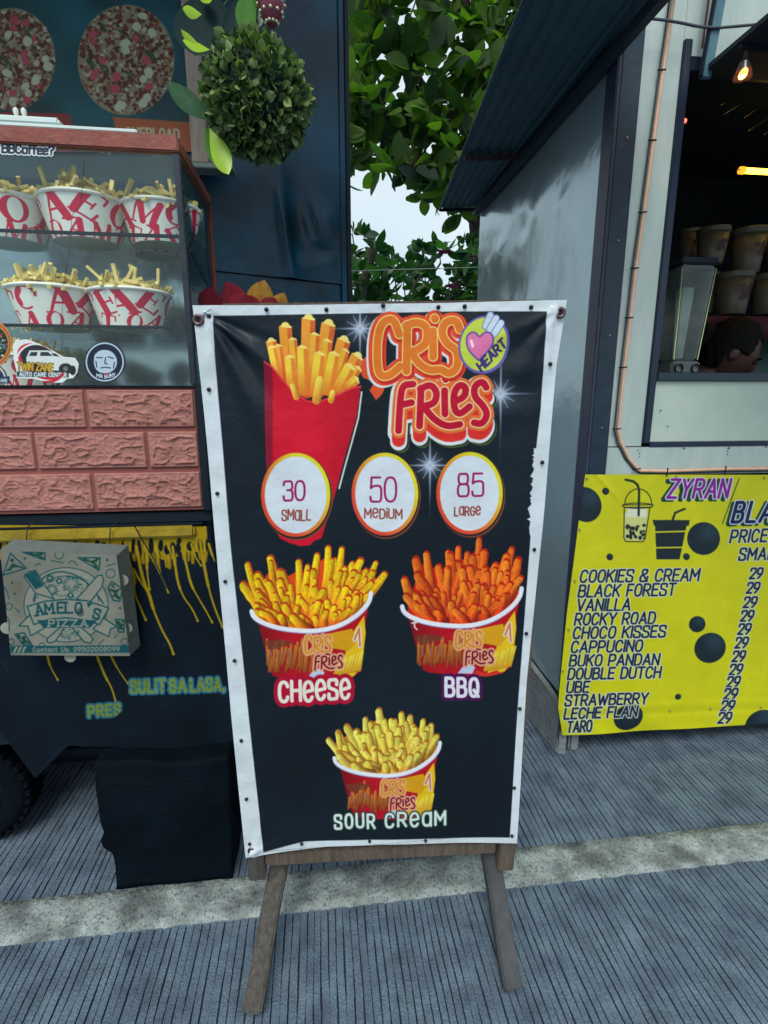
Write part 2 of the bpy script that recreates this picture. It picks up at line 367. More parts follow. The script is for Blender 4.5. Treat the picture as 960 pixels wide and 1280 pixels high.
def gridmesh(name, P, colors, m, parent=None, keep=None, smooth=True):
    """P: (nv,nu,3) points; colors (N,3) sRGB 0..255"""
    nv, nu = P.shape[:2]; V = P.reshape(-1, 3)
    i = np.arange(nv * nu).reshape(nv, nu)
    F = np.stack([i[:-1, :-1], i[1:, :-1], i[1:, 1:], i[:-1, 1:]], -1).reshape(-1, 4)
    if keep is not None:
        kf = keep.reshape(-1); F = F[kf[F].all(1)]
        used = np.zeros(len(V), bool); used[F.ravel()] = True; mp = np.cumsum(used) - 1
        V = V[used]; F = mp[F]; colors = colors[used]
    me = bpy.data.meshes.new(name); me.vertices.add(len(V)); me.vertices.foreach_set('co', V.ravel().astype(np.float32))
    me.loops.add(F.size); me.loops.foreach_set('vertex_index', F.ravel().astype(np.int32))
    me.polygons.add(len(F)); me.polygons.foreach_set('loop_start', np.arange(0, F.size, 4, dtype=np.int32))
    me.polygons.foreach_set('loop_total', np.full(len(F), 4, np.int32))
    me.polygons.foreach_set('use_smooth', np.full(len(F), smooth, bool)); me.update(calc_edges=True)
    a = me.color_attributes.new('print', 'FLOAT_COLOR', 'POINT')
    rgba = np.ones((len(V), 4), np.float32); rgba[:, :3] = s2l(np.clip(colors, 0, 255)); a.data.foreach_set('color', rgba.ravel())
    o = link(name, me, m)
    if parent: setp(o, parent)
    return o
def quadgrid(TL, TR, BR, BL, step, plane):
    """bilinear picture-space quad -> points on a world plane"""
    w_ = max(abs(TR[0] - TL[0]), abs(BR[0] - BL[0])); h_ = max(abs(BL[1] - TL[1]), abs(BR[1] - TR[1]))
    nu, nv = int(w_ / step) + 2, int(h_ / step) + 2
    s = np.linspace(0, 1, nu)[None, :, None]; t = np.linspace(0, 1, nv)[:, None, None]
    Q = (np.array(TL) * (1 - s) + np.array(TR) * s) * (1 - t) + (np.array(BL) * (1 - s) + np.array(BR) * s) * t
    return Q[..., 0], Q[..., 1], onplane(Q[..., 0], Q[..., 1], *plane)

# ------------------------------------------------------------------ shared materials
M_wood = mat('weathered_wood', tuple(.42 * q for q in lin(108, 94, 80)), .85, bump=.8, bscale=14, var=.45, vscale=11, stretch=(9, 9, .7), col2=lin(108, 95, 82))
M_wood2 = mat('grey_wood', tuple(.42 * q for q in lin(84, 80, 74)), .85, bump=.8, bscale=14, var=.45, vscale=11, stretch=(9, 9, .7), col2=lin(88, 84, 78))
M_black = mat('black_metal', lin(12, 26, 38), .6, bump=.05, var=.3, spec=.25)
M_white = mat('white_panel', lin(158, 176, 172), .35, bump=.08, bscale=3, vscale=5, stretch=(3, 3, .6), col2=lin(184, 198, 192))
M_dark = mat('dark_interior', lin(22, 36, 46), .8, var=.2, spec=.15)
M_steel = mat('steel', lin(120, 125, 125), .35, metal=.9, var=.2)
M_tack = mat('tack_metal', lin(40, 38, 42), .4, metal=.7, var=.2, vscale=200)

# ================================================================== SETTING: road
def build_road():
    gm = mat('grooved_concrete', lin(80, 100, 114), .88, bump=.9, bscale=160, var=.0, vscale=3, bdist=.004)
    t = gm.node_tree; b = t.nodes['Principled BSDF']; L = t.links.new
    tcn = t.nodes['Texture Coordinate']
    r = t.nodes['Color Ramp']; r.color_ramp.elements[0].color = lin(68, 84, 102); r.color_ramp.elements[1].color = lin(104, 124, 138); n9 = t.nodes['Noise Texture']; n9.inputs['Scale'].default_value = 10; n9.inputs['Detail'].default_value = 9
    r.color_ramp.elements[0].position = .35; r.color_ramp.elements[1].position = .72
    n3 = t.nodes.new('ShaderNodeTexNoise'); n3.inputs['Scale'].default_value = 260; n3.inputs['Detail'].default_value = 3; L(tcn.outputs['Object'], n3.inputs['Vector'])
    mr = t.nodes.new('ShaderNodeMapRange'); mr.inputs[1].default_value = .3; mr.inputs[2].default_value = .7; mr.inputs[3].default_value = .62; mr.inputs[4].default_value = 1.38; L(n3.outputs['Fac'], mr.inputs[0])
    # dark stains and small spots
    v = t.nodes.new('ShaderNodeTexVoronoi'); v.inputs['Scale'].default_value = 7; L(tcn.outputs['Object'], v.inputs['Vector'])
    m2 = t.nodes.new('ShaderNodeMapRange'); m2.inputs[1].default_value = .04; m2.inputs[2].default_value = .09; m2.inputs[3].default_value = .55; m2.inputs[4].default_value = 1; L(v.outputs['Distance'], m2.inputs[0])
    n4 = t.nodes.new('ShaderNodeTexNoise'); n4.inputs['Scale'].default_value = 11; n4.inputs['Detail'].default_value = 5; L(tcn.outputs['Object'], n4.inputs['Vector'])
    m4 = t.nodes.new('ShaderNodeMapRange'); m4.inputs[1].default_value = .33; m4.inputs[2].default_value = .5; m4.inputs[3].default_value = .72; m4.inputs[4].default_value = 1; L(n4.outputs['Fac'], m4.inputs[0])
    q1 = t.nodes.new('ShaderNodeMath'); q1.operation = 'MULTIPLY'; L(mr.outputs[0], q1.inputs[0]); L(m2.outputs[0], q1.inputs[1])
    q2 = t.nodes.new('ShaderNodeMath'); q2.operation = 'MULTIPLY'; L(q1.outputs[0], q2.inputs[0]); L(m4.outputs[0], q2.inputs[1])
    vm = t.nodes.new('ShaderNodeVectorMath'); vm.operation = 'SCALE'; L(r.outputs['Color'], vm.inputs[0]); L(q2.outputs[0], vm.inputs['Scale']); L(vm.outputs['Vector'], b.inputs['Base Color'])
    groove = mat('groove_dirt', lin(38, 50, 66), .95, var=.3, vscale=40)
    V = []; F = []; MI = []
    def patch(y0, y1, x0, x1, ny):
        ys = np.linspace(y0, y1, ny); xs = []
        x = x0; prof = []
        while x < x1:
            p = .0180 + random.uniform(-.002, .002); g = .0027 + random.uniform(-.0004, .0005)
            prof.append((x, p, g, random.random() * 100)); x += p
        cols = 0; base = len(V)
        for (x, p, g, sd) in prof: cols += 4
        for yi, y in enumerate(ys):
            for (x, p, g, sd) in prof:
                wb = .0010 * math.sin(y * 21 + sd) + .0010 * noise.noise(Vector((y * 14, sd, 0))) + .0006 * noise.noise(Vector((y * 90, sd, 7)))
                gg = g * (1 + .35 * noise.noise(Vector((y * 120, sd, 5))))
                V.extend([(x + wb, y, 0), (x + p - gg + wb, y, 0), (x + p - gg * .72 + wb, y, -.005), (x + p - gg * .25 + wb, y, -.005)])
        for yi in range(ny - 1):
            a = base + yi * cols; bb = a + cols
            for c in range(cols - 1):
                F.append((a + c, a + c + 1, bb + c + 1, bb + c)); MI.append(1 if c % 4 in (1, 2, 3) else 0)
    patch(.1, 1.128, -1.6, 2.6, 130)
    patch(1.243, 3.6, -2.2, 3.4, 170)
    o = pydata('road', V, F, gm); o.data.materials.append(groove); o.data.polygons.foreach_set('material_index', MI)
    tag(o, kind='structure')
    V = []; F = []
    far = mat('far_concrete', lin(92, 110, 124), .9, bump=.4, bscale=120, var=.2, vscale=5)
    o = pydata('ground', [(-200, -200, -.012), (200, -200, -.012), (200, 200, -.012), (-200, 200, -.012)], [(0, 1, 2, 3)], far); tag(o, kind='structure')
    # pale concrete strip, chipped lower edge
    sm = mat('pale_concrete', lin(122, 134, 134), .92, bump=1.0, bscale=90, var=.25, vscale=20, bdist=.006, col2=lin(168, 180, 176))
    t = sm.node_tree; b = t.nodes['Principled BSDF']; L = t.links.new; tcn = t.nodes['Texture Coordinate']
    n5 = t.nodes.new('ShaderNodeTexNoise'); n5.inputs['Scale'].default_value = 190; n5.inputs['Detail'].default_value = 4
    mp = t.nodes.new('ShaderNodeMapping'); mp.inputs['Scale'].default_value = (1.0, .55, 1); L(tcn.outputs['Object'], mp.inputs[0]); L(mp.outputs[0], n5.inputs[0])
    m5 = t.nodes.new('ShaderNodeMapRange'); m5.inputs[1].default_value = .38; m5.inputs[2].default_value = .46; m5.inputs[3].default_value = .5; m5.inputs[4].default_value = 1; L(n5.outputs['Fac'], m5.inputs[0])
    n6 = t.nodes.new('ShaderNodeTexNoise'); n6.inputs['Scale'].default_value = 9; n6.inputs['Detail'].default_value = 7; L(tcn.outputs['Object'], n6.inputs[0])
    m6 = t.nodes.new('ShaderNodeMapRange'); m6.inputs[1].default_value = .36; m6.inputs[2].default_value = .58; m6.inputs[3].default_value = .38; m6.inputs[4].default_value = 1; L(n6.outputs['Fac'], m6.inputs[0])
    q = t.nodes.new('ShaderNodeMath'); q.operation = 'MULTIPLY'; L(m5.outputs[0], q.inputs[0]); L(m6.outputs[0], q.inputs[1])
    vm = t.nodes.new('ShaderNodeVectorMath'); vm.operation = 'SCALE'; L(t.nodes['Color Ramp'].outputs['Color'], vm.inputs[0]); L(q.outputs[0], vm.inputs['Scale']); L(vm.outputs['Vector'], b.inputs['Base Color'])
    xs = np.arange(-2.2, 3.4, .008); V = []; F = []
    n = 9
    for x in xs:
        y0 = 1.125 + .004 * noise.noise(Vector((x * 30, 0, 0))) + .003 * noise.noise(Vector((x * 110, 3, 0)))
        y1 = 1.247 + .002 * noise.noise(Vector((x * 50, 9, 0)))
        for k in range(n):
            s = k / (n - 1); y = y0 + (y1 - y0) * s
            z = .004 + .0014 * noise.noise(Vector((x * 60, y * 60, 0))) if 0 < k < n - 1 else -.006
            if k == 1: y = y0 + .002
            if k == n - 2: y = y1 - .002
            V.append((x, y, z))
    for i in range(len(xs) - 1):
        for k in range(n - 1): F.append((i * n + k, (i + 1) * n + k, (i + 1) * n + k + 1, i * n + k + 1))
    o = pydata('concrete_strip', V, F, sm, None, True); tag(o, kind='structure')
build_road()

# ================================================================== MENU SIGN (fries)
SP = [np.array(p) * .87 for p in ((-.22459784, 1.09520357, .16557494), (.48260417, 1.04602066, .18006758), (.50092925, 1.14133272, -1.16237076), (-.20627276, 1.19051563, -1.1768634))]
SN = np.array([.06774038, .99513205, .07157828]); SPL = (SP[0] + CAM, SN)
def onsign(px, py, off=0): return Vector(onplane(px, py, SPL[0] - SN * off, SN))
def fries_sign():
    root = empty('menu_sign', (.12, 1.03, 0), 'tall black fries price board with white border on a wooden stand on the pavement', 'sign')
    Lp = [(242, 382), (256, 520), (271.5, 690), (290, 900), (307.5, 1070)]; Rp = [(708, 375), (695, 456), (685.5, 564), (676.8, 660), (658, 850), (645.5, 1052)]
    step = .72; nv, nu = int(690 / step), int(462 / step)
    t = np.linspace(0, 1, nv); s = np.linspace(0, 1, nu)
    ly = 382 + t * (1070 - 382); lx = np.interp(ly, [p[1] for p in Lp], [p[0] for p in Lp])
    ry = 375 + t * (1052 - 375); rx = np.interp(ry, [p[1] for p in Rp], [p[0] for p in Rp])
    X = lx[:, None] * (1 - s) + rx[:, None] * s; Y = ly[:, None] * (1 - s) + ry[:, None] * s
    wav = np.interp(s, [0, .12, .3, .5, .75, 1], [0, -3.5, -7.5, -8, -4, 0]); Y = Y + wav[None] * (t[:, None] ** 10)
    Y = Y + np.interp(s, [0, .3, .7, 1], [0, 1.5, 1.5, 0])[None] * (1 - t[:, None]) ** 12
    white = (214, 224, 230)
    p = Print(X, Y, white)
    blk = [(267, 395), (450, 392), (560, 389.5), (682, 389.5), (675, 511), (669.5, 560)]
    y = 560
    while y < 665:
        blk.append((669 - (y - 560) * .08 + random.uniform(-4.5, 0) * (1 if y < 650 else .3), y)); y += 2.2
    blk += [(662, 670), (645.5, 900), (636.6, 1045), (560, 1046.5), (464, 1047), (380, 1051), (330, 1063), (312, 900), (290, 690), (269, 440)]
    K = np.array([19, 29, 38.])
    p.poly(blk, lambda x, y: K[None] * (.82 + .36 * vnoise(x, y, 90, 3))[:, None])
    # smudges and creases of dirt on the white border
    p.C *= (1 - .10 * np.clip(vnoise(p.X, p.Y, 26, 5) - .45, 0, 1) - .10 * np.clip(vnoise(p.X, p.Y, 4, 6) - .75, 0, 1))[:, None]
    # --- orange flame behind
    org = (222, 84, 40)
    p.poly([(448, 452), (458, 446), (470, 448), (478, 440), (486, 470), (478, 492), (470, 500), (462, 488), (468, 478), (454, 472), (449, 462)], org)
    # --- the carton of fries (plain carton)
    p.strokes([[(452, 490), (448, 522), (440, 552), (432, 580), (424, 610)]], [(1.0, (214, 222, 214))])
    RED = np.array([205, 14, 42.])
    back = [((352, 476), (339, 426), 7), ((362, 486), (357, 408), 8.5), ((384, 490), (386, 398), 9), ((398, 490), (411, 405), 9.5), ((414, 488), (430, 425), 9), ((424, 488), (447, 445), 8.5)]
    for a, b, w_ in back: p.fry(a, b, w_ - 1.5, (216, 96, 34), (250, 226, 120), 0)
    for a, b, w_ in back: flatstick(p, a, b, w_ * .95, (238, 156, 48), (214, 96, 34), (222, 84, 30))
    for a, b, w_ in [((374, 490), (366, 424), 5.5), ((390, 492), (394, 418), 6), ((404, 492), (409, 426), 6), ((416, 490), (432, 438), 5.5), ((354, 480), (348, 432), 5), ((428, 488), (448, 460), 5.5)]: flatstick(p, a, b, w_, (240, 176, 52), (220, 110, 36), (218, 92, 30))
    for a, b, w_ in [((349, 474), (340, 434), 5.5), ((366, 490), (362, 446), 6), ((380, 494), (378, 434), 6.5), ((393, 496), (400, 442), 7), ((408, 494), (418, 442), 7), ((421, 490), (438, 458), 7.5), ((432, 485), (446, 474), 6)]: flatstick(p, a, b, w_, (246, 208, 62), (232, 136, 40), (230, 126, 36))
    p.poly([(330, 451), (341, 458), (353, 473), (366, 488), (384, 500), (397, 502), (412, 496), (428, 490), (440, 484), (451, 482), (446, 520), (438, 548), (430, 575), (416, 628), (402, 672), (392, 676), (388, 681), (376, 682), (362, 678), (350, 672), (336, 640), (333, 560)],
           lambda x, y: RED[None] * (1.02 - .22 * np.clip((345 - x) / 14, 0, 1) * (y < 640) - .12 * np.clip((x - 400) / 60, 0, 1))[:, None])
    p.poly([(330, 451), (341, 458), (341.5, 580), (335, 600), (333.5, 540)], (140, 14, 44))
    p.strokes([[(331, 452), (341, 459), (353, 474), (366, 489), (384, 501), (397, 503), (412, 497), (428, 491), (440, 485), (451, 483)]], [(.9, (236, 60, 70))])
    for a, b, w_ in [((371, 496), (366, 482), 4), ((396, 500), (400, 474), 5.5), ((414, 500), (416, 490), 4)]: p.fry(a, b, w_, (226, 160, 44), (248, 222, 86), .3)
    # plain highlights on the carton
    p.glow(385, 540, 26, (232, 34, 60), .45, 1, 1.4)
    # --- sparkles
    for (sx, sy, k) in ((450, 411, 1), (625, 492, 1.1), (537, 581, 1.0)):
        p.glow(sx, sy, 14 * k, (150, 165, 190), .55); p.glow(sx, sy, 6.5 * k, (240, 246, 255), 1)
        p.glow(sx, sy, 1.1, (190, 205, 225), .9, 26 * k, 1); p.glow(sx, sy, 1.1, (190, 205, 225), .9, 1, 36 * k)
        for an in (28, 62, 118, 152):
            c, q = math.cos(R(an)), math.sin(R(an))
            for L_ in (7, 13, 18):
                p.strokes([[(sx - c * L_ * k, sy - q * L_ * k), (sx + c * L_ * k, sy + q * L_ * k)]], [(.28, (165, 180, 205))])
    # --- CRIS FRIES lettering
    def logo(T, k, full=True):
        def L(*pts, c=1): 
            q = smooth_pts(pts, 2) if c else pts
            return [T(a[0], a[1]) for a in q]
        cris = [L((499, 418), (492, 398), (478, 402), (472, 420), (471, 450), (474, 470), (487, 470), (500, 458)),
                L((509, 406), (508, 464), c=0), L((507, 408), (520, 402), (534, 408), (534, 428), (522, 438), (510, 440)), L((514, 441), (524, 456), (537, 463), (546, 462)),
                L((541, 414), (541, 446), c=0), L((543, 398), (543.5, 399), c=0),
                L((574, 412), (570, 400), (556, 402), (551, 416), (558, 430), (571, 438), (572, 458), (562, 468), (551, 462))]
        fri = [L((516, 480), (503, 481), (500, 500), (498, 538)), L((500, 506), (514, 503), c=0),
               L((526, 485), (524, 532), c=0), L((525, 486), (538, 480), (546, 490), (543, 504), (527, 508)), L((530, 509), (542, 524), (558, 533), (574, 530)),
               L((555, 488), (555.5, 517), c=0), L((556, 473), (556.5, 474), c=0),
               L((567, 502), (580, 496), (582, 484), (573, 480), (566, 492), (567, 512), (574, 518), (586, 508)),
               L((607, 484), (602, 476), (592, 482), (592, 496), (603, 506), (609, 518), (602, 530), (592, 528))]
        if full:
            wh = (222, 226, 230)
            p.strokes(cris + fri, [(11.5, wh, -2, 3)])
            p.strokes(fri, [(10.5, (70, 92, 40), 3, 17), (9.8, K, 2.5, 15.6), (10.5, wh, 0, 14)])
            p.strokes(cris, [(11, (226, 74, 40), 0, 1)]); p.glow(540, 402, 7, (240, 90, 40), .9, 4, 1)
            for dy in (12, 9, 6, 3): p.strokes(fri, [(8.2, (222, 40 + dy, 40), 0, dy)])
            p.strokes(fri, [(9.4, (228, 112, 52))]); p.strokes(fri, [(5.8, (244, 214, 160)), (4.3, (192, 8, 48))])
            p.strokes(cris, [(7.2, (204, 36, 36), 2, 3), (6.1, (238, 222, 120)), (4.8, (226, 118, 36))])
        else:
            p.strokes(cris + fri, [(13 * k, (236, 214, 170)), (10.5 * k, (214, 96, 60))]); p.strokes(cris, [(8 * k, (240, 210, 150)), (5.2 * k, (206, 132, 30))]); p.strokes(fri, [(8 * k, (244, 220, 180)), (5.2 * k, (130, 12, 34))])
    logo(lambda x, y: (x, y), 1)
    # --- heart badge
    p.ell(604, 431, 31.5, 36.5, (104, 92, 176), rot=.25); p.ell(603.5, 430.5, 28.5, 33.5, (196, 212, 72), rot=.25)
    for q in (((606, 408), (612, 394)), ((611, 412), (619, 398)), ((616, 418), (625, 404))):
        p.strokes([[q[0], q[1]]], [(4.6, (112, 100, 180)), (3.6, (196, 214, 226))])
    hp = smooth_pts([(597, 449), (584, 436), (583, 420), (592, 415), (598, 424), (606, 415), (615, 420), (613, 434), (597, 449)], 3)
    p.poly(hp, (104, 84, 160), grow=2.2); p.poly(hp, (226, 120, 168)); p.strokes([[(588, 426), (590, 433)]], [(1.6, (250, 220, 235))])
    p.strokes(layout('HEART', (601, 464), (632, 432), (-6, -9), gap=.22), [(1.5, (62, 44, 120))])
    # --- price discs
    def disc(cx, cy, rx, ry):
        p.ell(cx + 1.5, cy + 2.5, rx + 1.5, ry + 1.5, (132, 70, 40)); p.ell(cx + .5, cy + 1.4, rx + 1, ry + 1, K)
        p.ell(cx, cy, rx, ry, lambda x, y: np.array([226, 74, 48.]) * (1 - (g := np.clip(((x - cx) / rx - (y - cy) / ry) * .5 + .5, 0, 1)))[:, None] + np.array([226, 214, 40.]) * g[:, None])
        p.ell(cx, cy, rx - 4.6, ry - 4.6, (214, 224, 232))
    disc(370, 618, 43, 52.5); disc(481, 617, 41.5, 51.5); disc(586.5, 616, 41.5, 51.5)
    num = (156, 18, 84); wrd = (146, 62, 48)
    p.strokes(layout('30', (355, 625), (381, 624.5), (0, -24), gap=.16), [(1.35, num)])
    p.strokes(layout('50', (463, 626.5), (495, 626), (0, -30), gap=.16), [(1.35, num)])
    p.strokes(layout('85', (572, 620), (603.5, 619.5), (0, -28), gap=.16), [(1.35, num)])
    p.strokes(layout('SMaLL', (353, 649), (388, 650), (.4, -12.5), gap=.2, wob=.05), [(.95, wrd)])
    p.strokes(layout('MeDiUM', (456, 646.5), (502, 647), (0, -11.5), gap=.2, wob=.05), [(.95, wrd)])
    p.strokes(layout('LaRGe', (568, 644), (600, 643.5), (0, -10.5), gap=.2, wob=.05), [(.95, wrd)])
    # --- three tubs
    def tub(ox, oy, k, tips, cb, ct, base, spice=None, seed=0):
        T = lambda x, y: (ox + (x - 315.5) * k, oy + (y - 767) * k)
        rnd = random.Random(seed)
        rimc = smooth_pts([(315, 763), (317, 770), (327, 777), (349, 784.5), (382, 787.5), (404, 786), (428, 779), (449, 765.5), (461.5, 751), (463.5, 740)], 2)
        RX = [q[0] for q in rimc]; RY = [q[1] for q in rimc]
        body = [tuple(q) for q in rimc[1:-3]] + [(457, 775), (455, 810), (450, 838), (440, 846), (400, 849), (350, 846), (341, 843), (332, 812), (323, 778)]
        tp = sorted(tips); txs = [q[0] for q in tp]; tys = [q[1] for q in tp]
        # dark gaps behind the fries
        cx = T(388, 0)[0]; rimy = lambda u: T(0, float(np.interp(318 + 142 * u, RX, RY)) - 1)[1]
        hull = [T(322, 772)] + [(x * .93 + cx * .07, y + 12 * k) for x, y in tp] + [T(462, 745)] + [T(*q) for q in rimc[::-1]]
        p.poly(hull, cb)
        order = []
        for q in tp: order.append((q, 0, 1.0))
        for lay in range(1, 6):
            for q in range(11 + 2 * lay):
                u = rnd.random(); x = txs[0] + (txs[-1] - txs[0]) * (.08 + .84 * u); y = np.interp(x, txs, tys)
                ry = rimy(u); f = [0, .9, .72, .54, .38, .22][lay] * rnd.uniform(.8, 1.08); order.append(((x, ry + (y - ry) * f), lay, .92))
        for (tx, ty), lay, _ in order:
            u = (tx - txs[0]) / (txs[-1] - txs[0]); bu = min(max(.5 + (u - .5) * .78 + rnd.uniform(-.1, .1) * (lay > 0), .03), .97)
            bx = T(318 + 142 * bu, 0)[0]; by = rimy(bu) - max(0, 4 - lay) * 3 * k
            c1 = np.array(cb) * rnd.uniform(.82, 1.08); c2 = np.array(ct) * rnd.uniform(.9, 1.05); c1 = c1 * (1 if lay else .5) + (0 if lay else .5) * c2
            if spice is not None and rnd.random() < .35: c2 = c2 * .6 + np.array(spice) * .4
            w_ = (6.6 if lay < 2 else 6.0) * k * rnd.uniform(.75, 1.2); bd = rnd.uniform(-3.5, 3.5) * k
            p.fry((bx + k, by), (tx + k, ty + 1), w_ + .5, np.array(cb) * .78, np.array(cb) * .85, 0, bd, .1)
            p.fry((bx, by), (tx, ty + w_ * .5), w_, c1, c2, .5, bd, .16); p.fry((bx - w_ * .2, by), (tx - w_ * .25, ty + w_), w_ * .3, c1 * 1.1, c2 * 1.06 + 8, 0, bd, .15)
        p.poly([T(*q) for q in body], lambda x, y: np.array([182, 16, 30.])[None] * (1 - .35 * np.clip(1 - (x - ox) / (50 * k), 0, 1))[:, None])
        idx = p.sel(*T(380, 770), *T(384, 850))
        # picture on the tub: brown fries left, gold right
        for q in range(26):
            x = 335 + q * 2.3; y0 = 838 - rnd.random() * 12; p.fry(T(x, y0), T(x + rnd.uniform(-2, 5), y0 - rnd.uniform(14, 32)), 1.8 * k, (140, 60, 24), (190, 120, 40), .3)
        p.poly([T(330, 800), T(352, 798), T(368, 802), T(352, 808), T(338, 812)], (112, 62, 38), .8)
        for q in range(3): p.strokes([[T(338 + q * 11, 812), T(341 + q * 11, 824)]], [(1.2 * k, (150, 90, 80))])
        p.poly([T(440, 790), T(455, 768), T(457, 790), T(452, 832), T(442, 844), T(420, 848), T(430, 820)], (232, 190, 26))
        p.poly([T(402, 792), T(440, 784), T(446, 800), T(436, 812), T(414, 808)], (218, 158, 20))
        p.strokes([[T(443, 798), T(449, 784), T(450, 806)]], [(2.6 * k, (222, 226, 210)), (1.2 * k, (214, 110, 70))])
        for q in range(12):
            x = 418 + q * 2.9; p.fry(T(x, 842 - q * .5), T(x + rnd.uniform(3, 8), 826 - q * 1.2), 1.7 * k, (206, 150, 30), (236, 214, 70), .3)
        p.poly([T(400, 848), T(408, 842), T(420, 846), T(432, 842), T(440, 846), T(420, 850)], (214, 50, 34))
        p.poly([T(384, 846), T(390, 838), T(398, 834), T(406, 838), T(402, 846)], (190, 200, 226))
        S2 = .31
        logo(lambda x, y: T(381 + (x - 469) * S2 + (0 if y < 474 else 4), 794 + (y - 402) * .305), S2 * k * .8, False)
        rim = [T(*q) for q in rimc]
        p.strokes([rim], [(2.9 * k, (150, 150, 190), 0, .8), (2.6 * k, (232, 234, 240))])
    tub(315.5, 767, 1, [(304, 728), (309.5, 703), (322, 716), (338, 695), (350, 712), (373, 700), (384, 706), (396, 692), (410, 683), (418, 698), (427, 684), (440, 702), (450, 698), (469, 701), (480, 715)], (222, 74, 14), (240, 200, 16), (196, 40, 14), None, 1)
    tub(503, 761, 1, [(505, 722), (507, 742), (519, 697), (532, 690), (547, 706), (559, 688), (572, 683), (583, 690), (598, 672), (606, 690), (618, 704), (638, 684), (646, 698), (649, 720)], (206, 34, 12), (240, 112, 20), (130, 14, 14), (240, 160, 40), 2)
    tub(418.5, 950, .885, [(410, 922), (422, 913), (433, 906), (445, 912), (456, 897), (473, 886), (488, 898), (501, 890), (512, 894), (528, 898), (538, 904), (545, 917)], (206, 130, 34), (232, 220, 84), (150, 92, 26), (240, 236, 130), 3)
    p.strokes([[(518, 776), (518, 783), (521, 786)], [(515, 778), (521, 777)]], [(.9, (225, 215, 215))])
    t1 = layout('CHeeSe', (350, 875), (437, 871), (-.5, -24), gap=.22, wob=.03)
    p.strokes(t1, [(7.2, (176, 12, 48)), (2.2, (232, 228, 214))])
    t1 = layout('BBQ', (557, 868), (597, 868.5), (0, -22), gap=.26)
    p.strokes(t1, [(6, (70, 16, 76)), (2.1, (226, 224, 232))])
    t1 = layout('SOUR', (419, 1034), (468, 1031.5), (-.5, -16.5), gap=.34, wob=.05) + layout('CReaM', (482, 1031), (556, 1029.5), (0, -16.5), gap=.3, wob=.04)
    p.strokes(t1, [(3.2, (30, 60, 50)), (1.55, (218, 232, 226))])
    p.strokes([[(560, 1046.5), (330, 1063)]], [(.01, K)])
    # cloth relief: creases running from the tied corners, soft waves
    P = onplane(X, Y, *SPL)
    h = .0016 * np.sin(X / 31 + Y / 60) + .0018 * (vnoise(X, Y, 70, 8) - .5)
    def crease(cx, cy, ang, wd, ln, amp):
        c, q = math.cos(R(ang)), math.sin(R(ang)); u = (X - cx) * c + (Y - cy) * q; v = -(X - cx) * q + (Y - cy) * c
        return amp * np.exp(-(v / (wd * (1 + .012 * np.abs(u)))) ** 2) * np.exp(-(np.abs(u) / ln) ** 2) * (u > -6)
    for a, am, wd, ln in ((38, .007, 4, 90), (52, -.008, 5, 110), (64, .008, 4.5, 130), (75, -.005, 5, 130), (22, -.005, 4, 80), (84, .004, 4, 140)): h += crease(262, 396, a, wd, ln, am)
    for a, am, wd, ln in ((118, .004, 5, 80), (135, -.004, 4, 70), (155, .0035, 5, 80), (100, .004, 4, 110)): h += crease(692, 390, a, wd, ln, am)
    for a, am, wd, ln in ((-70, .0035, 5, 80), (-20, .0035, 4, 60)): h += crease(318, 1062, a, wd, ln, am)
    h += .0025 * np.sin(Y / 9 + X * .02) * np.exp(-((X - 640) / 30) ** 2) * np.exp(-((Y - 470) / 60) ** 2)
    h += .0006 * np.sin(X / 6.0) * np.exp(-((Y - 384) / 8) ** 2) + .0005 * np.sin(Y / 7.0) * (np.exp(-((X - lx[:, None] - 10) / 9) ** 2))
    P = P - SN[None, None] * h[..., None] - SN * .004
    gridmesh('banner', P, p.C, printmat('banner_vinyl', (1.0, 1.0, 1.0), .34, .25, 25, .32), root)
    # timber frame right behind the cloth
    def fb(name, a, b, w_, m, th=.03, back=.018): return beam(name, Vector(onsign(*a)) + Vector(SN) * back, Vector(onsign(*b)) + Vector(SN) * back, w_, th, m, root, .003, tuple(SN), .0012)
    fb('stile', (321, 1104), (263, 388), .038, M_wood2, .026); fb('stile', (633, 1092), (690, 383), .038, M_wood, .026)
    fb('rail', (331, 1080), (621, 1063.5), .036, M_wood, .02); fb('rail', (275, 391), (680, 385), .03, M_wood, .02); fb('rail', (303, 720), (660, 715), .036, M_wood2, .02)
    for k, (a, b) in enumerate((((315, 1266), (347, 1090)), ((640, 1236), (613, 1072)))):
        g = atZ(a[0], a[1], .012); e = onsign(b[0], b[1], -.05); e2 = g + (e - g) * 1.7
        beam('rear_leg', (e.x, 1.42, .005), (e.x, 1.09, .75), .03, .025, M_wood2, root, .003, (0, -.5, 1), .002)
        beam('leg', g, e2, .042, .034, (M_wood2, mat('dark_timber', lin(62, 64, 66), .8, bump=.5, bscale=40, var=.4, stretch=(3, 3, .5)))[k], root, .004, (0, -.5, 1), .002)
    # tacks and eyelets
    bm = bmesh.new(); lathe(bm, [(.0001, -.0035), (.0026, -.003), (.0036, -.001), (.0038, .001)], 12); 
    bmesh.ops.rotate(bm, verts=bm.verts, matrix=Matrix.Rotation(R(-90), 3, 'X')); bmesh.ops.scale(bm, vec=(1, 1, 1), verts=bm.verts)
    t0 = None
    rot = Vector((0, 1, 0)).rotation_difference(Vector(SN)).to_euler()
